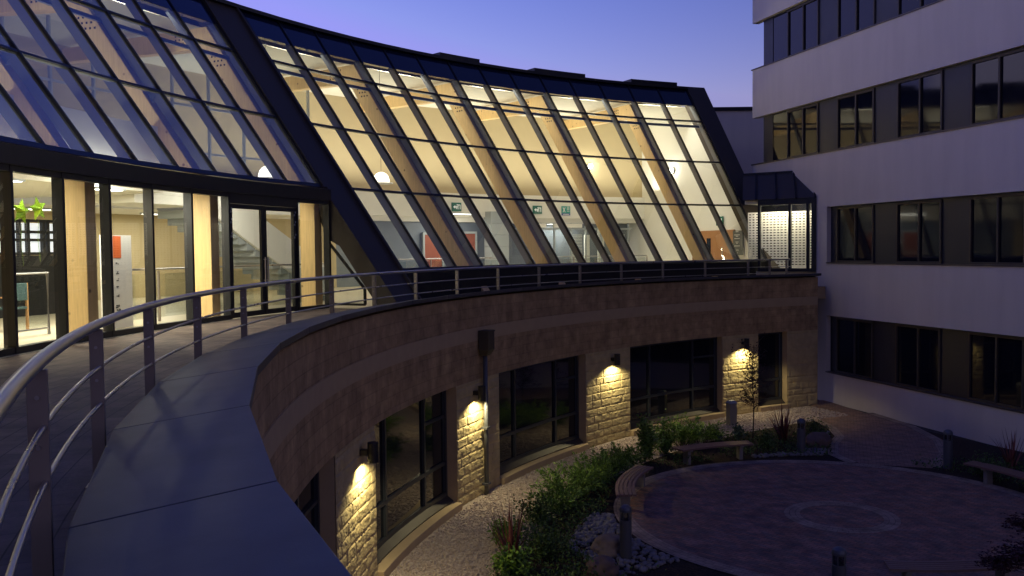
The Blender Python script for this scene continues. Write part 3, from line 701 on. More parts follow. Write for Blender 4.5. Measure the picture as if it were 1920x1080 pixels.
fbox(m, -1.55, 3.77, .001, .3, 1.10, 3.26); fbox(m, -1.55, -.87, .001, .3, 5.23, 7.36)
m.build('rendered_wall', m_render, wb)
m = MB(); fbox(m, SE, 3.17, .5, 9, -.1, 18.0); m.build('inner_mass', m_panel, wb)
for k, (z0, z1) in enumerate(LV):
    end = 3.17 if k >= 2 else -1.56
    m = MB(); fbox(m, SE, end + (.66 if k >= 2 else 0), -.04, .5, z0, z0 + .045); m.build('window_sill', m_sill, wb)
    m = MB(); fbox(m, SE, end, .16, .5, z1 - .05, z1 - .003); m.build('window_head', m_panel, wb)
    s = 1.33 if k >= 2 else -1.95
    def panel(a, b):
        m = MB(); fbox(m, a, b, .18, .5, z0 + .045, z1 - .05); m.build('spandrel_panel', m_panel, wb)
    if k >= 2:
        panel(2.46, 3.17)
        m = MB(); fbox(m, 1.36, 2.45, .2, .24, z0 + .05, z1 - .05); m.build('pane', m_dglass, wb)
    else: panel(-1.95 + .004, -1.56)
    while s > -24:
        a, b, zz0, zz1 = s - 2.1, s, z0 + .046, z1 - .051
        m = MB(); mid = (a + b) / 2 - .04
        for q in (a, mid - .035, b - .07): fbox(m, q, q + .07, .13, .25, zz0, zz1)
        for q0, q1 in ((a + .07, mid - .035), (mid + .035, b - .07)):
            fbox(m, q0, q1, .131, .249, zz0, zz0 + .07); fbox(m, q0, q1, .131, .249, zz1 - .07, zz1)
        wi = m.build('window', m_dark, wb)
        for q0, q1 in ((a + .06, mid - .03), (mid + .03, b - .06)):
            m = MB(); fbox(m, q0, q1, .19, .21, zz0 + .06, zz1 - .06); m.build('pane', m_dglass, wi)
        panel(s - 3.26, s - 2.105)
        s -= 3.28

# low white block behind
bb = thing('rear_block', 'plain white block with dark roof edge glimpsed between the two buildings', 'building', (13.5, 53, 0))
MB().box(10.0, 22, 50, 60, 0, 13.35).build('rendered_wall', m_render, bb)
MB().box(9.9, 22.1, 49.9, 60.1, 13.352, 13.55).build('roof_edge', m_darker, bb)

# ------------------------------------------------------------------ glazed link between the buildings
LA, LB = Vector((9.85, 36.25, 0)), Vector((11.72, 34.93, 0)); LD = (LB - LA).normalized(); LNn = Vector((-LD.y, LD.x, 0)); LNn = LNn if LNn.y > 0 else -LNn
lk = thing('glazed_link', 'small lit glass link with dark sloped roof joining the two buildings', 'building', LA)
LLen = (LB - LA).length
def LP(t, d, z): return LA + LD * t + LNn * d + Vector((0, 0, z))
def lbox(m, t0, t1, d0, d1, z0, z1): return m.hexa([LP(t0, d0, z0), LP(t1, d0, z0), LP(t1, d1, z0), LP(t0, d1, z0), LP(t0, d0, z1), LP(t1, d0, z1), LP(t1, d1, z1), LP(t0, d1, z1)])
m = MB()
for t in (0, 1.23, LLen - .36): lbox(m, t, t + .09, -.05, .1, 5.03, 7.52)
lbox(m, LLen - .14, LLen + .02, -.12, .5, 4.9, 7.75)
lbox(m, 0, LLen - .14, -.05, .1, 4.9, 5.03); lbox(m, 0, LLen - .14, -.06, .12, 7.52, 7.75)
m.build('frame', m_darker, lk)
for t0, t1 in ((.09, 1.23), (1.32, LLen - .36)):
    MB().quad(LP(t0, 0, 5.03), LP(t1, 0, 5.03), LP(t1, 0, 7.52), LP(t0, 0, 7.52)).build('pane', m_glass, lk)
MB().hexa([LP(-.6, -.1, 7.752), LP(LLen + .02, -.1, 7.752), LP(LLen + .02, 2.6, 7.752), LP(-.6, 2.6, 7.752), LP(-1.0, 1.0, 8.85), LP(LLen - .45, 1.0, 8.85), LP(LLen - .45, 2.6, 8.85), LP(-1.0, 2.6, 8.85)]).build('sloped_roof', m_dark, lk)
m = MB()
for t, t2 in ((-.05, -.45), (.78, .35), (1.55, 1.1), (LLen, LLen - .47)): m.bar(LP(t, -.12, 7.76), LP(t2, .99, 8.87), .07, .06)
m.bar(LP(-1.0, 1.0, 8.88), LP(LLen - .42, 1.0, 8.88), .08, .07)
m.build('roof_bar', m_darker, lk)
lbk = MB(); lbox(lbk, -1.2, LLen + .9, 2.6, 2.7, 4.3, 7.75); lbk.build('rear_wall', m_panel, lk)
lf = MB(); lbox(lf, -.6, LLen, .11, 2.6, 4.7, 4.9); lf.build('floor', m_ifloor, lk)
lc = MB(); lbox(lc, -.6, LLen, .13, 2.6, 7.60, 7.74); lc.build('ceiling', m_ceil, lk)
# pierced block screen: solid strips round real slots
m = MB(); d0, d1 = .75, .84; t0, t1, zb, zt = -.7, LLen - .2, 4.91, 7.25
nr, nc = 20, 19; rh = (zt - zb - .2) / nr; cw = (t1 - t0) / nc
lbox(m, t0, t1, d0, d1, zb, zb + .2 + rh * .3)
for r in range(1, nr + 1): lbox(m, t0, t1, d0, d1, zb + .2 + r * rh - rh * .3, zb + .2 + r * rh + rh * .3)
for r in range(nr):
    for c in range(nc + 1):
        x0 = max(t0, t0 + c * cw - cw * .16); x1 = min(t1, t0 + c * cw + cw * .16)
        lbox(m, x0, x1, d0 + .002, d1 - .002, zb + .2 + r * rh + rh * .3, zb + .2 + (r + 1) * rh - rh * .3)
m.build('pierced_screen', m_white, lk)
p = LP(1.0, .42, 7.58)
o = area(p, 1.8, .25, 75, (1, .88, .62), lk); o.rotation_euler = (LNn * .75 - Vector((0, 0, 1))).to_track_quat('-Z', 'Y').to_euler()
o.location = LP(.9, .16, 7.56) - LA

# ------------------------------------------------------------------ lobby behind the far glass
def on_wall(a, R, z): return Matrix.Translation(P(R, a, z)) @ Matrix.Rotation(rotz_at(a), 4, 'Z')
def lobby_door(a, w, zt, label):
    m = MB(); M4 = on_wall(a, RB + .16, 4.36)
    for x0, x1, z0, z1 in ((-w / 2 - .09, -w / 2, 0, zt + .1), (w / 2, w / 2 + .09, 0, zt + .1), (-w / 2, w / 2, zt, zt + .1)):
        m.boxm(M4 @ Matrix.Translation(((x0 + x1) / 2, 0, (z0 + z1) / 2)), (x1 - x0) / 2, .07, (z1 - z0) / 2)
    f = m.build('door_frame', m_greyl, bld)
    m = MB(); m.boxm(M4 @ Matrix.Translation((0, 0, zt / 2)), w / 2 - .004, .03, zt / 2 - .004); d = m.build('door', m_redwood, f, label=label)
    m = MB(); m.boxm(M4 @ Matrix.Translation((w / 2 - .1, .06, 1.05)), .07, .012, .012); m.build('handle', m_steel, d)
MB().arc(RB + .3, RB + .45, 123.0, 136.5, 4.36, 7.42, 12).build('lobby_wall', m_greyp, bld)
MB().arc(RB + .3, RB + .45, 136.5, 163, 4.36, 7.42, 20).build('back_wall', m_beige, bld)
lobby_door(128.85, .95, 2.25, 'red wooden door'); lobby_door(126.0, .95, 2.3, 'red wooden door')
m = MB()
for k in range(6): m.boxm(on_wall(124.0, RB - .45, 4.64 + .555 * k), .5, .3, .272)
m.build('clad_column', m_greyl, bld)
scn = MB()
for a in (122.6, 120.4, 119.6, 118.4, 116.9, 115.6, 114.2, 113.0, 111.8): scn.arc(RB + .05, RB + .13, a - .055, a + .055, 4.36, 7.19, 1)
scn.arc(RB + .04, RB + .14, 111.5, 122.6, 6.86, 6.94, 8)
S_ = scn.build('lobby_screen', m_greyl, bld)
for a0, a1 in ((121.6, 119.3), (118.6, 116.1)):
    MB().arc(RB - .12, RB + .03, a1, a0, 6.96, 7.16, 2).build('door_header', m_white, S_)
for a0, a1 in ((119.6, 122.6), (116.9, 119.6), (114.2, 116.9), (111.8, 114.2)):
    MB().quad(P(RB + .09, a0, 4.36), P(RB + .09, a1, 4.36), P(RB + .09, a1, 6.86), P(RB + .09, a0, 6.86)).build('pane', m_glass, S_)
m = MB()
for k in range(26): m.arc(RB + .34, RB + .36, 115.7, 116.8, 4.7 + .075 * k, 4.735 + .075 * k, 1)
for k in range(26): m.arc(RB + .34, RB + .36, 111.9, 113.0, 4.7 + .075 * k, 4.735 + .075 * k, 1)
m.build('louvre_blind', m_white, S_)
m = MB(); m.arc(RB + .5, RB + .62, 113.6, 114.1, 4.36, 7.1, 1).arc(RB + .5, RB + .62, 118.7, 118.9, 4.36, 6.5, 1).arc(RB + .5, RB + .62, 114.9, 115.3, 4.36, 6.6, 1); m.build('white_post', m_white, bld)
# double timber door, on the end wall
EA = 110.68
def end_m(R, z): return Matrix.Translation(P(R, EA, z)) @ Matrix.Rotation(rad(EA), 4, 'Z')      # local x radial, -y towards the hall... y along the angle
dm = MB(); dm.boxm(end_m(31.0, 5.5), 1.68, .05, 1.15); D_ = dm.build('timber_door', m_wood, bld)
dm = MB(); dm.boxm(end_m(31.27, 5.55), .16, .012, .75)
dm.v = [v + (P(1, EA + 90, 0) - P(0, 0, 0)) * .05 for v in dm.v]; dm.build('vision_panel', m_dglass, D_)
dm = MB(); dm.boxm(end_m(30.2, 5.5), .018, .012, .4); dm.v = [v + (P(1, EA + 90, 0) - P(0, 0, 0)) * .05 for v in dm.v]; dm.build('pull_handle', m_greyl, D_)
up_ = P(1, EA + 90, 0) - P(0, 0, 0)
def end_thing(nm, lb, ct, R, z, grp=None):
    return thing(nm, lb, ct, P(R, EA, z) + up_ * .012, rad(EA + 180), grp)     # local +y faces away, -y the hall
t = end_thing('directory_sign', 'dark grey directory board with pale lines beside the timber double door', 'sign', 29.0, 5.54)
MB().box(-.36, .36, -.05, -.005, 0, 1.06).build('board', m_ink, t)
q = MB(); rnd = random.Random(2)
for k, (z, w) in enumerate(((1.0, .2), (.86, .42), (.80, .18), (.70, .4), (.55, .22), (.49, .1), (.38, .4), (.2, .24), (.08, .12))):
    q.box(-.05 - w / 2, -.05 + w / 2, -.054, -.0505, z, z + .028)
q.build('lettering', m_paper, t)
def exit_sign(t):
    MB().box(-.26, .26, -.06, -.005, 0, .40).build('board', m_exitg, t, bevel=.006)
    q = MB(); y0, y1 = -.066, -.0605
    bx = lambda x0, x1, z0, z1: q.box(x0, x1, y0, y1, z0, z1)
    bx(.05, .085, .09, .31); bx(.05, .2, .275, .31); bx(.165, .2, .09, .31)                # doorway
    q.prism([(-.2, y0, .20), (-.09, y0, .28), (-.09, y0, .12)], (0, .0055, 0)); bx(-.09, -.05, .17, .23)   # arrow
    q.prism([(-.03, y0, .1), (0, y0, .1), (.035, y0, .2), (.01, y0, .27), (-.035, y0, .22)], (0, .0055, 0))   # running figure
    q.lathe([(.005, -.002), (.026, -.002), (.026, .002), (.005, .002)], 10); 
    for i in range(-40, 0): v = q.v[i]; q.v[i] = Vector((v.x + .02, y0 + .002 + v.z * .6, v.y + .305))
    q.build('pictogram', m_signw, t)
for nm, a, z, lb in ((1, 127.28, 7.68, 'green exit sign above the red doors'), (2, 120.25, 7.62, 'green exit sign beside the teal sign')):
    exit_sign(thing('exit_sign', lb, 'sign', P(RB - .27, a, z), rotz_at(a) + math.pi, 'exit signs inside the glass building'))
exit_sign(end_thing('exit_sign', 'dark exit sign above the timber double door', 'sign', 30.4, 6.86, 'exit signs inside the glass building'))
t = thing('safety_sign', 'teal and blue safety sign with a white cross on the white bulkhead', 'sign', P(RB - .27, 117.7, 7.56), rotz_at(117.7) + math.pi)
MB().box(-.25, .25, -.03, -.005, .11, .46).build('board', m_teal, t)
MB().box(-.25, .25, -.03, -.005, 0, .105).build('footer', m_blue, t)
q = MB()
for s in (1, -1): q.prism([(-.2, -.034, .28 - s * .12), (-.15, -.034, .28 - s * .12), (-.02, -.034, .28 + s * .12), (-.07, -.034, .28 + s * .12)], (0, .003, 0))
for z in (.4, .34, .28, .2): q.box(.05, .2, -.034, -.031, z, z + .03)
q.box(-.18, .18, -.034, -.031, .035, .07)
q.build('lettering', m_paper, t)
# small bright wall lights
def bulkhead_light(M_loc, rz, lb, pw):
    t = thing('wall_light', lb, 'wall light', M_loc, rz, 'wall lights inside the glass building')
    MB().lathe([(.14, -.03), (.16, 0), (.14, .03)], 18).build('base', m_greyl, t).rotation_euler = (rad(90), 0, 0)
    o = MB().lathe([(.13, .03), (.12, .07), (.07, .11), (.01, .12)], 18).build('globe', m_lampw, t, smooth=True); o.rotation_euler = (rad(-90), 0, 0)
    L = bpy.data.lights.new('glow', 'POINT'); L.energy = pw; L.color = (1, .93, .75); L.shadow_soft_size = .12
    o = bpy.data.objects.new('glow', L); col.objects.link(o); o.parent = t; o.location = (0, .32, 0)
m_lampw = emit('white_globe_glow', (1, .97, .9), 14)
bulkhead_light(P(RB - .06, 115.3, 10.08), rotz_at(115.3), 'bright round wall light on the beige back wall', 30)
bulkhead_light(P(34.5, 110.72, 9.67), rad(EA), 'bright round wall light on the white end wall', 22)
# dome lamps hanging in the atrium
def dome(a, R, z, lb):
    t = thing('dome_lamp', lb, 'pendant lamp', P(R, a, z), .002, 'white dome lamps in the atrium')
    MB().lathe([(.30, 0), (.29, .10), (.25, .22), (.17, .31), (.06, .36), (.01, .365)], 22).build('shade', m_dome, t, smooth=True)
    MB().lathe([(.42, -.05), (.42, -.02), (.02, -.02)], 22).build('rim', m_white, t)
    MB().tube([(0, 0, .36), (0, 0, 12.38 - z)], .008, 6).build('cord', m_dark, t)
dome(149.9, 32, 8.2, 'white dome lamp left of the dark gutter fin'); dome(140.7, 32, 8.33, 'white dome lamp right of the dark gutter fin')

# ------------------------------------------------------------------ cafe and display behind the vertical glass
t = thing('display_banner', 'tall white display board with an orange tab and a column of small symbols', 'display board', P(28.75, 168.2, 4.36), rotz_at(168.2))
MB().box(-.62, .34, -.02, .02, 0, 1.88).build('panel', m_paper, t)
MB().box(-.27, -.02, .021, .026, 1.42, 1.86).build('orange_tab', m_orange, t)
q = MB(); rnd = random.Random(5)
for k, z in enumerate((1.3, 1.12, .98, .82, .66, .46, .34, .2)):
    s = .035 if k < 5 else .06
    for j in range(5): 
        x, y = -.14 + rnd.uniform(-s, s), z + rnd.uniform(-s, s) * .7; q.box(x - s * .4, x + s * .4, .021, .024, y - s * .25, y + s * .25)
for z, h in ((1.15, .1), (.88, .09), (.45, .05)): q.box(.2, .31, .021, .024, z, z + h)
q.build('symbols', m_ink, t)
def balustrade(R, a0, a1, lb):
    t = thing('glass_balustrade', lb, 'balustrade', P(R, a0, 4.36))
    MB().tube([P(R, a0 + (a1 - a0) * i / 10, 5.52) for i in range(11)], .025, 10).build('handrail', m_steel, t, smooth=True)
    n = max(1, int(abs(a1 - a0) / 2.6))
    for i in range(n):
        b, c = a0 + (a1 - a0) * i / n, a0 + (a1 - a0) * (i + 1) / n; d = (c - b) * .04
        MB().arc(R - .006, R + .006, min(b + d, c - d), max(b + d, c - d), 4.45, 5.42, 1).build('glass_panel', m_glass, t)
    for i in range(n + 1):
        b = a0 + (a1 - a0) * i / n; m = MB(); m.boxm(on_wall(b, R, 4.92), .02, .025, .56); m.build('post', m_post, t)
balustrade(29.05, 167.0, 151.2, 'glass balustrade with steel rail in front of the staircase')
balustrade(36.2, 121.5, 111.5, 'glass balustrade with steel rail in front of the lobby screen')
balustrade(35.6, 134.5, 125.5, 'glass balustrade with steel rail before the red doors')
t = thing('barrier_gate', 'steel framed glass barrier gate in front of the cafe chair', 'gate', P(29.3, 171.5, 4.36), rotz_at(171.5))
MB().tube([(-.5, 0, 0), (-.5, 0, 1.16), (.46, 0, 1.16), (.46, 0, 0)], .03, 10).tube([(-.5, 0, .12), (.46, 0, .12)], .02, 8).build('frame', m_steel, t)
MB().box(-.46, .42, -.005, .005, .15, 1.1).build('glass_panel', m_glass, t)
def chair(a, R, rz, lb):
    t = thing('cafe_chair', lb, 'chair', P(R, a, 4.36), rz, 'cafe chairs')
    MB().box(-.22, .22, -.22, .22, .43, .48).build('seat', m_seat, t, bevel=.015)
    MB().box(-.21, .21, .19, .23, .60, .95).build('backrest', m_seat, t, bevel=.015)
    for x in (-.21, .21):
        MB().box(x - .02, x + .02, .18, .225, 0, .95).build('leg', m_chair, t); MB().box(x - .02, x + .02, -.22, -.18, 0, .66).build('leg', m_chair, t)
        MB().box(x - .025, x + .025, -.22, .2, .661, .69).build('armrest', m_chair, t)
    return t
chair(169.6, 30.5, rotz_at(169.6), 'wooden cafe chair with teal back behind the barrier gate')
chair(171.8, 31.2, rotz_at(171.8) + .3, 'wooden cafe chair with teal back deeper in the cafe')
t = thing('cafe_table', 'round cafe table with pale top behind the barrier gate', 'table', P(31.4, 170.2, 4.36), .002)
MB().lathe([(.02, .72), (.42, .72), (.42, .75), (.02, .75)], 24).build('tabletop', m_white, t); MB().lathe([(.25, 0), (.25, .02), (.03, .04), (.03, .719)], 16).build('pedestal', m_dark, t)
t = thing('servery', 'dark servery counter with bright square panes at the back of the cafe', 'counter', P(33.6, 163.5, 4.36))
MB().arc(33.6, 34.0, 160.6, 164.6, 4.36, 5.85, 5).build('counter', m_black, t)
m = MB()
for a in (160.7, 161.25, 161.5, 162.3, 162.75, 163.5, 164.5): m.arc(33.7, 33.8, a - .06, a + .06, 5.85, 6.75, 1)
for z in (5.86, 6.2, 6.4, 6.68): m.arc(33.71, 33.79, 160.7, 164.5, z, z + .07, 5)
f = m.build('frame', m_black, t)
MB().arc(33.84, 33.9, 160.7, 164.5, 5.87, 6.66, 5).build('lit_panes', m_tubel, f)
def star(a, R, z, rot, lb):
    t = thing('star_balloon', lb, 'balloon', P(R, a, z), rotz_at(a), 'green star balloons')
    vs = [Vector((0, .09, 0)), Vector((0, -.09, 0))]; n = 10
    for k in range(n):
        r = .25 if k % 2 == 0 else .12; th = rad(90 + 36 * k) + rot; vs.append(Vector((r * math.cos(th), 0, r * math.sin(th))))
    fs = []
    for k in range(n): i, j = 2 + k, 2 + (k + 1) % n; fs += [(0, i, j), (1, j, i)]
    m = MB().add(vs, fs); o = m.build('foil', m_star, t)
    MB().tube([(0, 0, -.22), (.03, 0, -.6), (-.02, 0, -1.0)], .004, 5).build('ribbon', m_star, t)
star(171.3, 29.5, 6.66, .15, 'green foil star balloon, left one of the pair'); star(170.4, 29.5, 6.73, -.2, 'green foil star balloon, right one of the pair')

# ------------------------------------------------------------------ courtyard furniture
def bench(r, a0, a1, legs, lb, w=.46):
    am = (a0 + a1) / 2
    t = thing('curved_bench', lb, 'bench', (PC[0] + r * math.cos(rad(am)), PC[1] + r * math.sin(rad(am)), 0), 0, 'curved slatted benches round the paved circle')
    m = MB(); n = 12; ns = 5; sw = w / ns
    for s in range(ns):
        ra, rb = r - w / 2 + s * sw + .008, r - w / 2 + (s + 1) * sw - .008
        for i in range(n):
            b, c = rad(a0 + (a1 - a0) * i / n), rad(a0 + (a1 - a0) * (i + 1) / n)
            k = [(ra, b), (rb, b), (rb, c), (ra, c)]
            m.hexa([(PC[0] + q * math.cos(x), PC[1] + q * math.sin(x), .41) for q, x in k] + [(PC[0] + q * math.cos(x), PC[1] + q * math.sin(x), .455) for q, x in k])
    m.build('seat', m_slat, t)
    for a in legs:
        x = Matrix.Translation((PC[0] + r * math.cos(rad(a)), PC[1] + r * math.sin(rad(a)), 0)) @ Matrix.Rotation(rad(a), 4, 'Z')
        m = MB(); m.boxm(x @ Matrix.Translation((0, 0, .185)), .11, .05, .185); m.boxm(x @ Matrix.Translation((0, 0, .389)), .2, .05, .019); m.build('leg', m_concrete, t, bevel=.005)
bench(4.72, 146, 180, (150, 176), 'curved slatted bench seen end on behind the bollard among cobbles')
bench(5.30, 96.5, 121.5, (100, 118), 'slatted bench below the bright green grasses by the stone wall')
bench(4.95, 4, 33, (8, 27), 'slatted bench in the dark bed by the white building')
bench(4.62, -101, -72, (-97, -76), 'slatted bench behind the dark red maple leaves')
def bollard(x, y, lb):
    t = thing('bollard_light', lb, 'bollard', (x, y, 0), .002, 'round grey bollards round the courtyard')
    MB().lathe([(.115, 0), (.115, .74), (.10, .745)], 24).build('body', m_bollard, t, bevel=0)
    MB().lathe([(.094, .745), (.094, .90)], 24).build('lens', m_lens, t)
    for k in range(6):
        q = MB(); q.boxm(Matrix.Rotation(k * math.pi / 3, 4, 'Z') @ Matrix.Translation((.105, 0, .823)), .006, .01, .077); q.build('cage_bar', m_bollard, t)
    MB().lathe([(.118, .90), (.118, .94), (.10, .985), (.05, 1.02), (.005, 1.03)], 24).build('cap', m_bollard, t, smooth=False)
bollard(2.10, 16.93, 'grey bollard in white cobbles in front of the end-on bench')
bollard(8.12, 25.39, 'grey bollard at the tip of the bed by the path, near the round boulder')
bollard(11.41, 23.62, 'grey bollard standing nearest the white building wall')
bollard(5.22, 14.4, 'grey bollard whose cap alone shows at the bottom edge of the picture')
t = thing('timber_post', 'short pale square post against the lamp-lit pier beside the sapling', 'post', (7.2, 29.72, 0), .3)
MB().box(-.13, .13, -.13, .13, 0, .74).build('shaft', m_concrete, t, bevel=.01)
MB().hexa([(-.145, -.145, .741), (.145, -.145, .741), (.145, .145, .741), (-.145, .145, .741), (-.09, -.09, .82), (.09, -.09, .82), (.09, .09, .82), (-.09, .09, .82)]).build('cap', m_greyl, t)
def rock(mb, c, r, sq, rnd, sub=1, amp=.25):
    bm = bmesh.new(); bmesh.ops.create_icosphere(bm, subdivisions=sub, radius=1); o = Vector((rnd.uniform(-50, 50), rnd.uniform(-50, 50), 0))
    rot = Matrix.Rotation(rnd.uniform(0, 6.3), 3, 'Z'); sx, sy = rnd.uniform(.8, 1.25), rnd.uniform(.75, 1.1)
    for v in bm.verts:
        k = 1 + amp * noise.noise(v.co * 1.3 + o) + amp * .4 * noise.noise(v.co * 3.5 + o); v.co = rot @ Vector((v.co.x * sx * k, v.co.y * sy * k, v.co.z * sq * k)) * r + Vector(c)
    bm.verts.index_update(); mb.add([v.co.copy() for v in bm.verts], [[v.index for v in f.verts] for f in bm.faces]); bm.free()
def boulder(x, y, r, mt, lb, seed):
    m = MB(); rock(m, (x, y, r * .35), r, .75, random.Random(seed), 4, .3); tag(m.build('boulder', mt, None, smooth=True), lb, 'boulder', 'boulders among the cobbles')
boulder(1.80, 17.25, .32, m_lboulder, 'ochre boulder behind the bollard among the cobbles', 3)
boulder(1.55, 15.95, .33, m_boulder, 'dark brown boulder in front of the cobbles at the bottom edge', 4)
boulder(8.92, 26.35, .42, m_boulder, 'round red-brown boulder beside the path', 8)
# cobbles and loose gravel
rnd = random.Random(11); m = MB()
def cob(x, y): 
    r = rnd.uniform(.035, .08); rock(m, (x, y, r * .45), r, .7, rnd, 1, .2)
for k in range(620):
    th = rnd.uniform(180, 216); w_ = .25 + 1.25 * min(1, (th - 178) / 22); r = 5.06 + w_ * rnd.random()
    cob(PC[0] + r * math.cos(rad(th)), PC[1] + r * math.sin(rad(th)))
line = [(6.7, 25.0), (7.8, 25.25), (8.7, 25.25), (9.1, 26.3), (9.65, 27.6), (9.95, 28.6)]
for k in range(380):
    i = rnd.randrange(len(line) - 1); u = rnd.random(); p, q = Vector(line[i]), Vector(line[i + 1]); n_ = Vector((-(q - p).y, (q - p).x)).normalized(); s = p + (q - p) * u + n_ * rnd.uniform(-.05, .5 if i > 1 else .25)
    cob(s.x, s.y)
tag(m.build('white_cobbles', m_cobble, None, smooth=True), 'white rounded cobbles round the bollards at the bed edges', 'cobbles', kind='stuff')
m = MB()
for k in range(15000):
    a = rnd.uniform(114, 186); R = rnd.uniform(20.7, 22.7); r = rnd.uniform(.016, .042); c = P(R, a, r * .4)
    ax = Vector((rnd.gauss(0, 1), rnd.gauss(0, 1), rnd.gauss(0, .6))).normalized(); bx_ = ax.orthogonal().normalized(); cx_ = ax.cross(bx_)
    pts = [c + ax * r * 1.2, c - ax * r * 1.1, c + bx_ * r, c - bx_ * r * .9, c + cx_ * r * .8, c - cx_ * r * .7]
    m.add(pts, [(0, 2, 4), (0, 4, 3), (0, 3, 5), (0, 5, 2), (1, 4, 2), (1, 3, 4), (1, 5, 3), (1, 2, 5)])
tag(m.build('loose_gravel', m_gravstone, None), 'pinkish gravel at the foot of the stone wall', 'gravel', kind='stuff')

# ------------------------------------------------------------------ plants
def leaf_q(m, p, d, L, w, rnd):
    d = d.normalized(); s = d.cross(Vector((rnd.gauss(0, 1), rnd.gauss(0, 1), rnd.gauss(0, 1)))).normalized() * w
    m.add([p, p + d * L * .45 + s, p + d * L, p + d * L * .45 - s], [(0, 1, 2, 3)])
def blade(m, p, d, L, w, droop, rnd, n=4):
    d = d.normalized(); s = Vector((-d.y, d.x, 0)); s = (s if s.length > .01 else Vector((1, 0, 0))).normalized() * w; b = len(m.v); q = Vector(p)
    for i in range(n + 1):
        k = 1 - (i / n) ** 2 * .95; m.v += [q - s * k, q + s * k]; d = (d + Vector((0, 0, -droop / n))).normalized(); q = q + d * L / n
    for i in range(n): m.f.append([b + 2 * i, b + 2 * i + 1, b + 2 * i + 3, b + 2 * i + 2]); m.uv.append(None)
def rdir(rnd, lo, hi):
    t = rnd.uniform(0, 6.283); e = rad(rnd.uniform(lo, hi)); return Vector((math.cos(t) * math.cos(e), math.sin(t) * math.cos(e), math.sin(e)))
def plant(nm, cat, lb, x, y, grp=None): return thing(nm, lb, cat, (x, y, 0), 0, grp)
def feathery(x, y, r, h, n, mt, lb, seed, grp='bright green plants along the gravel'):
    t = plant('feathery_shrub', 'shrub', lb, x, y, grp); rnd = random.Random(seed); m = MB(); st_ = MB()
    for k in range(n):
        th = rnd.uniform(0, 6.283); rr = r * .35 * math.sqrt(rnd.random()); p = Vector((x + rr * math.cos(th), y + rr * math.sin(th), 0)); d = Vector((math.cos(th) * rnd.uniform(.1, .9), math.sin(th) * rnd.uniform(.1, .9), 1)).normalized()
        L = h * rnd.uniform(.6, 1.25); q = p.copy(); pts = [q.copy()]; ns = 6
        for i in range(ns):
            d = (d + Vector((rnd.gauss(0, .12), rnd.gauss(0, .12), -.16 * i / ns * 2))).normalized(); q = q + d * L / ns; pts.append(q.copy())
            if i > 0:
                for j in range(9): leaf_q(m, q + Vector((rnd.gauss(0, .03), rnd.gauss(0, .03), rnd.gauss(0, .03))), d + rdir(rnd, -40, 40) * .9, rnd.uniform(.07, .15), rnd.uniform(.008, .018), rnd)
        st_.tube(pts, .006, 4, False, .002)
    m.build('foliage', mt, t); st_.build('stems', m_bark, t)
def leafy(nm, x, y, r, h, n, L, mt, lb, seed, grp=None, base=.1):
    t = plant(nm, 'shrub', lb, x, y, grp); rnd = random.Random(seed); m = MB(); st_ = MB()
    for k in range(max(6, n // 60)):
        d = rdir(rnd, 25, 85); tip = Vector((x, y, base)) + Vector((d.x * r, d.y * r, d.z * h)) * rnd.uniform(.6, 1.1); st_.tube([(x, y, 0), (Vector((x, y, 0)) + tip) * .5 + Vector((rnd.gauss(0, .03), rnd.gauss(0, .03), .05)), tip], .01, 4, False, .003)
        for j in range(60):
            u = rnd.uniform(.25, 1.05); p = Vector((x, y, 0)).lerp(tip, u) + Vector((rnd.gauss(0, 1), rnd.gauss(0, 1), rnd.gauss(0, .8))) * r * .17; p.z = max(.02, p.z); leaf_q(m, p, rdir(rnd, -20, 60), L * rnd.uniform(.6, 1.3), L * rnd.uniform(.2, .35), rnd)
    m.build('foliage', mt, t); st_.build('stems', m_bark, t)
def spiky(x, y, h, n, lb, seed):
    t = plant('bronze_flax', 'plant', lb, x, y, 'bronze spiky flax plants'); rnd = random.Random(seed); m = MB()
    for k in range(n): blade(m, (x + rnd.gauss(0, .04), y + rnd.gauss(0, .04), 0), rdir(rnd, 48, 86), h * rnd.uniform(.55, 1.1), rnd.uniform(.014, .026), rnd.uniform(0, .5), rnd, 5)
    m.build('blades', m_red, t)
feathery(1.30, 20.9, .75, .75, 46, m_bush, 'tall bright green feathery shrub beside the second window sill', 1)
feathery(1.85, 22.0, .8, .70, 46, m_bush, 'feathery green shrub just behind the end-on bench', 2)
feathery(2.45, 23.3, .7, .55, 36, m_midleaf, 'low feathery shrub between the end-on bench and the bare pier', 3)
feathery(5.0, 26.6, .7, .75, 46, m_bush, 'bright feathery grass clump just behind the long bench', 4)
feathery(5.6, 27.1, .6, .65, 40, m_bush, 'bright feathery grass clump at the third window sill', 5)
feathery(.95, 20.0, .7, .6, 40, m_midleaf, 'feathery green shrub left of the tall bright one, on the gravel edge', 18)
feathery(2.95, 24.3, .6, .5, 36, m_midleaf, 'low feathery shrub at the foot of the bare lit pier', 19)
leafy('leafy_shrub', 3.62, 24.75, .42, 1.05, 1500, .10, m_midleaf, 'upright leafy shrub standing at the far end of the end-on bench', 6)
leafy('leafy_shrub', 4.35, 25.6, .5, .9, 1300, .09, m_bush, 'leafy green shrub between the upright shrub and the feathery grass', 7)
leafy('leafy_shrub', .55, 19.2, .55, .45, 1200, .07, m_dkleaf, 'low dark green shrub beside the gravel, left of the cobbles', 8)
leafy('leafy_shrub', -.15, 17.75, .5, .42, 1000, .08, m_midleaf, 'low green shrub just behind the near bronze flax', 9)
leafy('leafy_shrub', -.05, 16.0, .4, .38, 900, .09, m_bush, 'small light green shrub in front of the near bronze flax', 10)
leafy('leafy_shrub', .55, 16.9, .55, .42, 1100, .07, m_dkleaf, 'dark green shrub right of the near bronze flax', 12)
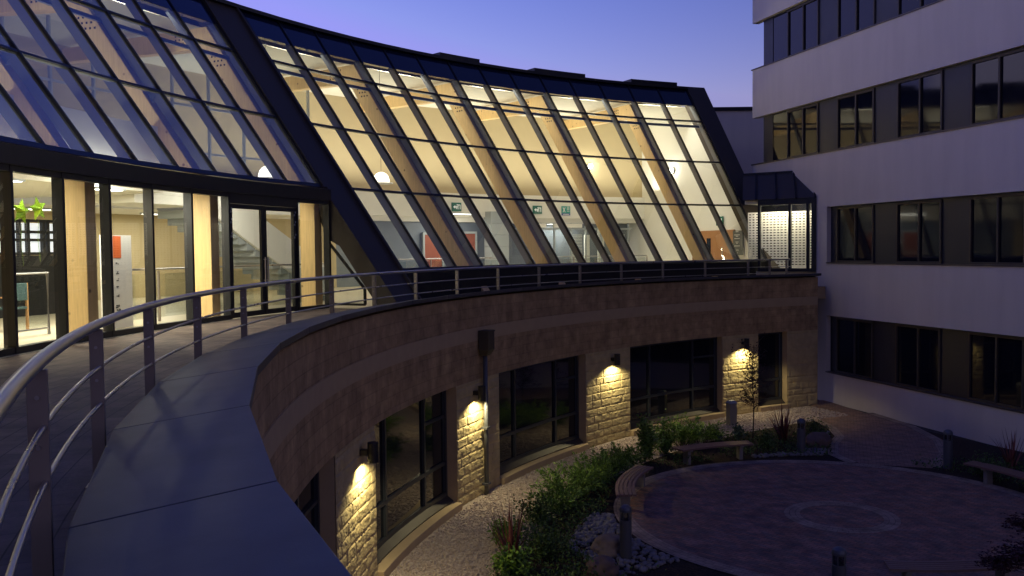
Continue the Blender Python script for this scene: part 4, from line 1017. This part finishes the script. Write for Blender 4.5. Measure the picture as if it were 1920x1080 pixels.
leafy('low_perennial', 6.15, 27.3, .32, .28, 500, .08, m_bluleaf, 'grey-green low plant on the gravel edge, nearer the feathery grass', 13)
leafy('low_perennial', 6.85, 27.5, .32, .30, 500, .08, m_bluleaf, 'grey-green low plant on the gravel edge, nearer the sapling', 14)
leafy('round_shrub', 9.15, 27.3, .45, .55, 1200, .06, m_dkleaf, 'small round dark shrub behind the red-brown boulder', 15)
leafy('round_shrub', 7.4, 26.2, .5, .4, 900, .06, m_dkleaf, 'low dark shrub at the foot of the sapling', 16)
spiky(-.05, 16.75, 1.2, 34, 'bronze spiky flax rising at the bottom of the bed by the gravel', 1)
spiky(8.15, 27.2, 1.15, 60, 'dark bronze spiky flax between the sapling and the bollard', 2)
spiky(13.0, 23.5, 1.0, 34, 'dark spiky flax against the white building at the right edge', 3)
leafy('round_shrub', 11.9, 22.6, .6, .45, 1000, .06, m_dkleaf, 'low dark shrub behind the bench by the white building', 17)
# sapling
def sapling(x, y, h, lb, seed):
    t = plant('sapling', 'tree', lb, x, y); rnd = random.Random(seed); tr = MB(); cr_ = MB()
    tr.tube([(x, y, 0), (x + .03, y, h * .35), (x - .02, y + .03, h * .7), (x + .02, y, h)], .022, 7, True, .006)
    for k in range(46):
        z = h * rnd.uniform(.28, .98); d = rdir(rnd, 5, 55); L = rnd.uniform(.35, .75); p = Vector((x, y, z)); pts = [p]
        for i in range(4):
            d = (d + Vector((rnd.gauss(0, .25), rnd.gauss(0, .25), rnd.gauss(.05, .2)))).normalized(); p = p + d * L / 4; pts.append(p)
            for j in range(2):
                e = p + rdir(rnd, -20, 60) * rnd.uniform(.08, .2); tr.tube([p, e], .006, 4, False, .003)
                for w in range(2): leaf_q(cr_, e + Vector((rnd.gauss(0, .03), rnd.gauss(0, .03), rnd.gauss(0, .03))), rdir(rnd, -50, 50), rnd.uniform(.04, .08), rnd.uniform(.014, .026), rnd)
        tr.tube(pts, .011, 5, False, .004)
    tr.build('trunk', m_bark, t); cr_.build('crown', m_maple, t)
sapling(7.35, 27.62, 2.75, 'thin twiggy sapling in front of the lamp-lit pier', 5)
def maple(x, y, tips, lb, seed):
    t = plant('maple_shrub', 'shrub', lb, x, y); rnd = random.Random(seed); tr = MB(); cr_ = MB()
    for tx, ty, tz, rr in tips:
        q = Vector((tx, ty, tz)); tr.tube([(x, y, 0), ((x + tx) / 2, (y + ty) / 2, tz * .75), q], .022, 6, False, .004)
        for k in range(260):
            p = q + Vector((rnd.gauss(0, rr), rnd.gauss(0, rr), rnd.gauss(0, rr * .35))); p0 = p
            for j in range(5): leaf_q(cr_, p0, Vector((math.cos(j * 1.1 + k), math.sin(j * 1.1 + k), rnd.uniform(-.4, .2))), rnd.uniform(.04, .075), rnd.uniform(.008, .014), rnd)
    tr.build('trunk', m_bark, t); cr_.build('crown', m_maple, t)
maple(8.9, 14.4, [(8.75, 15.4, 1.05, .16), (9.0, 15.2, 1.15, .2), (8.0, 14.2, .9, .17), (8.4, 14.3, .95, .2), (8.8, 14.0, 1.1, .25), (7.7, 14.25, .8, .13), (9.3, 15.3, 1.1, .2)], 'dark red japanese maple leaning in at the bottom right corner', 4)
# ground cover of the beds
m = MB(); rnd = random.Random(21); k = 0
while k < 13000:
    a = rnd.uniform(140, 196); R = rnd.uniform(18.9, 20.9) if rnd.random() < .85 else rnd.uniform(17.8, 19); p = P(R, a, 0); dx = Vector((p.x - PC[0], p.y - PC[1]))
    th = deg(math.atan2(dx.y, dx.x)) % 360; lim = 5.15 + (1.35 * min(1, max(0, (th - 178) / 22)) if 178 < th < 225 else 0)
    if dx.length < lim: continue
    dn = noise.noise(Vector((p.x * .9, p.y * .9, 3)));
    if dn < -.15 and rnd.random() < .85: continue
    p.z = abs(rnd.gauss(0, .1)) * (1 + max(0, dn) * 1.6) + .02; leaf_q(m, p, rdir(rnd, 0, 70), rnd.uniform(.04, .10), rnd.uniform(.012, .028), rnd); k += 1
k = 0
while k < 5000:
    p = Vector((rnd.uniform(5.8, 9.6), rnd.uniform(25.0, 28.2), 0)) if k < 2500 else Vector((rnd.uniform(10.6, 14.5), rnd.uniform(19, 24.2), 0)); dx = Vector((p.x - PC[0], p.y - PC[1]))
    if dx.length < 5.2 or (k < 2500 and p.x > 8.9 + (p.y - 25) * .25): continue
    if (P(0, 0, 0) - p).xy.length > 20.9: continue
    p.z = abs(rnd.gauss(0, .08)) + .02; leaf_q(m, p, rdir(rnd, 0, 70), rnd.uniform(.04, .09), rnd.uniform(.012, .026), rnd); k += 1
tag(m.build('ground_cover', m_dkleaf, None), 'dark leafy ground cover in the planting beds', 'ground cover', kind='stuff')
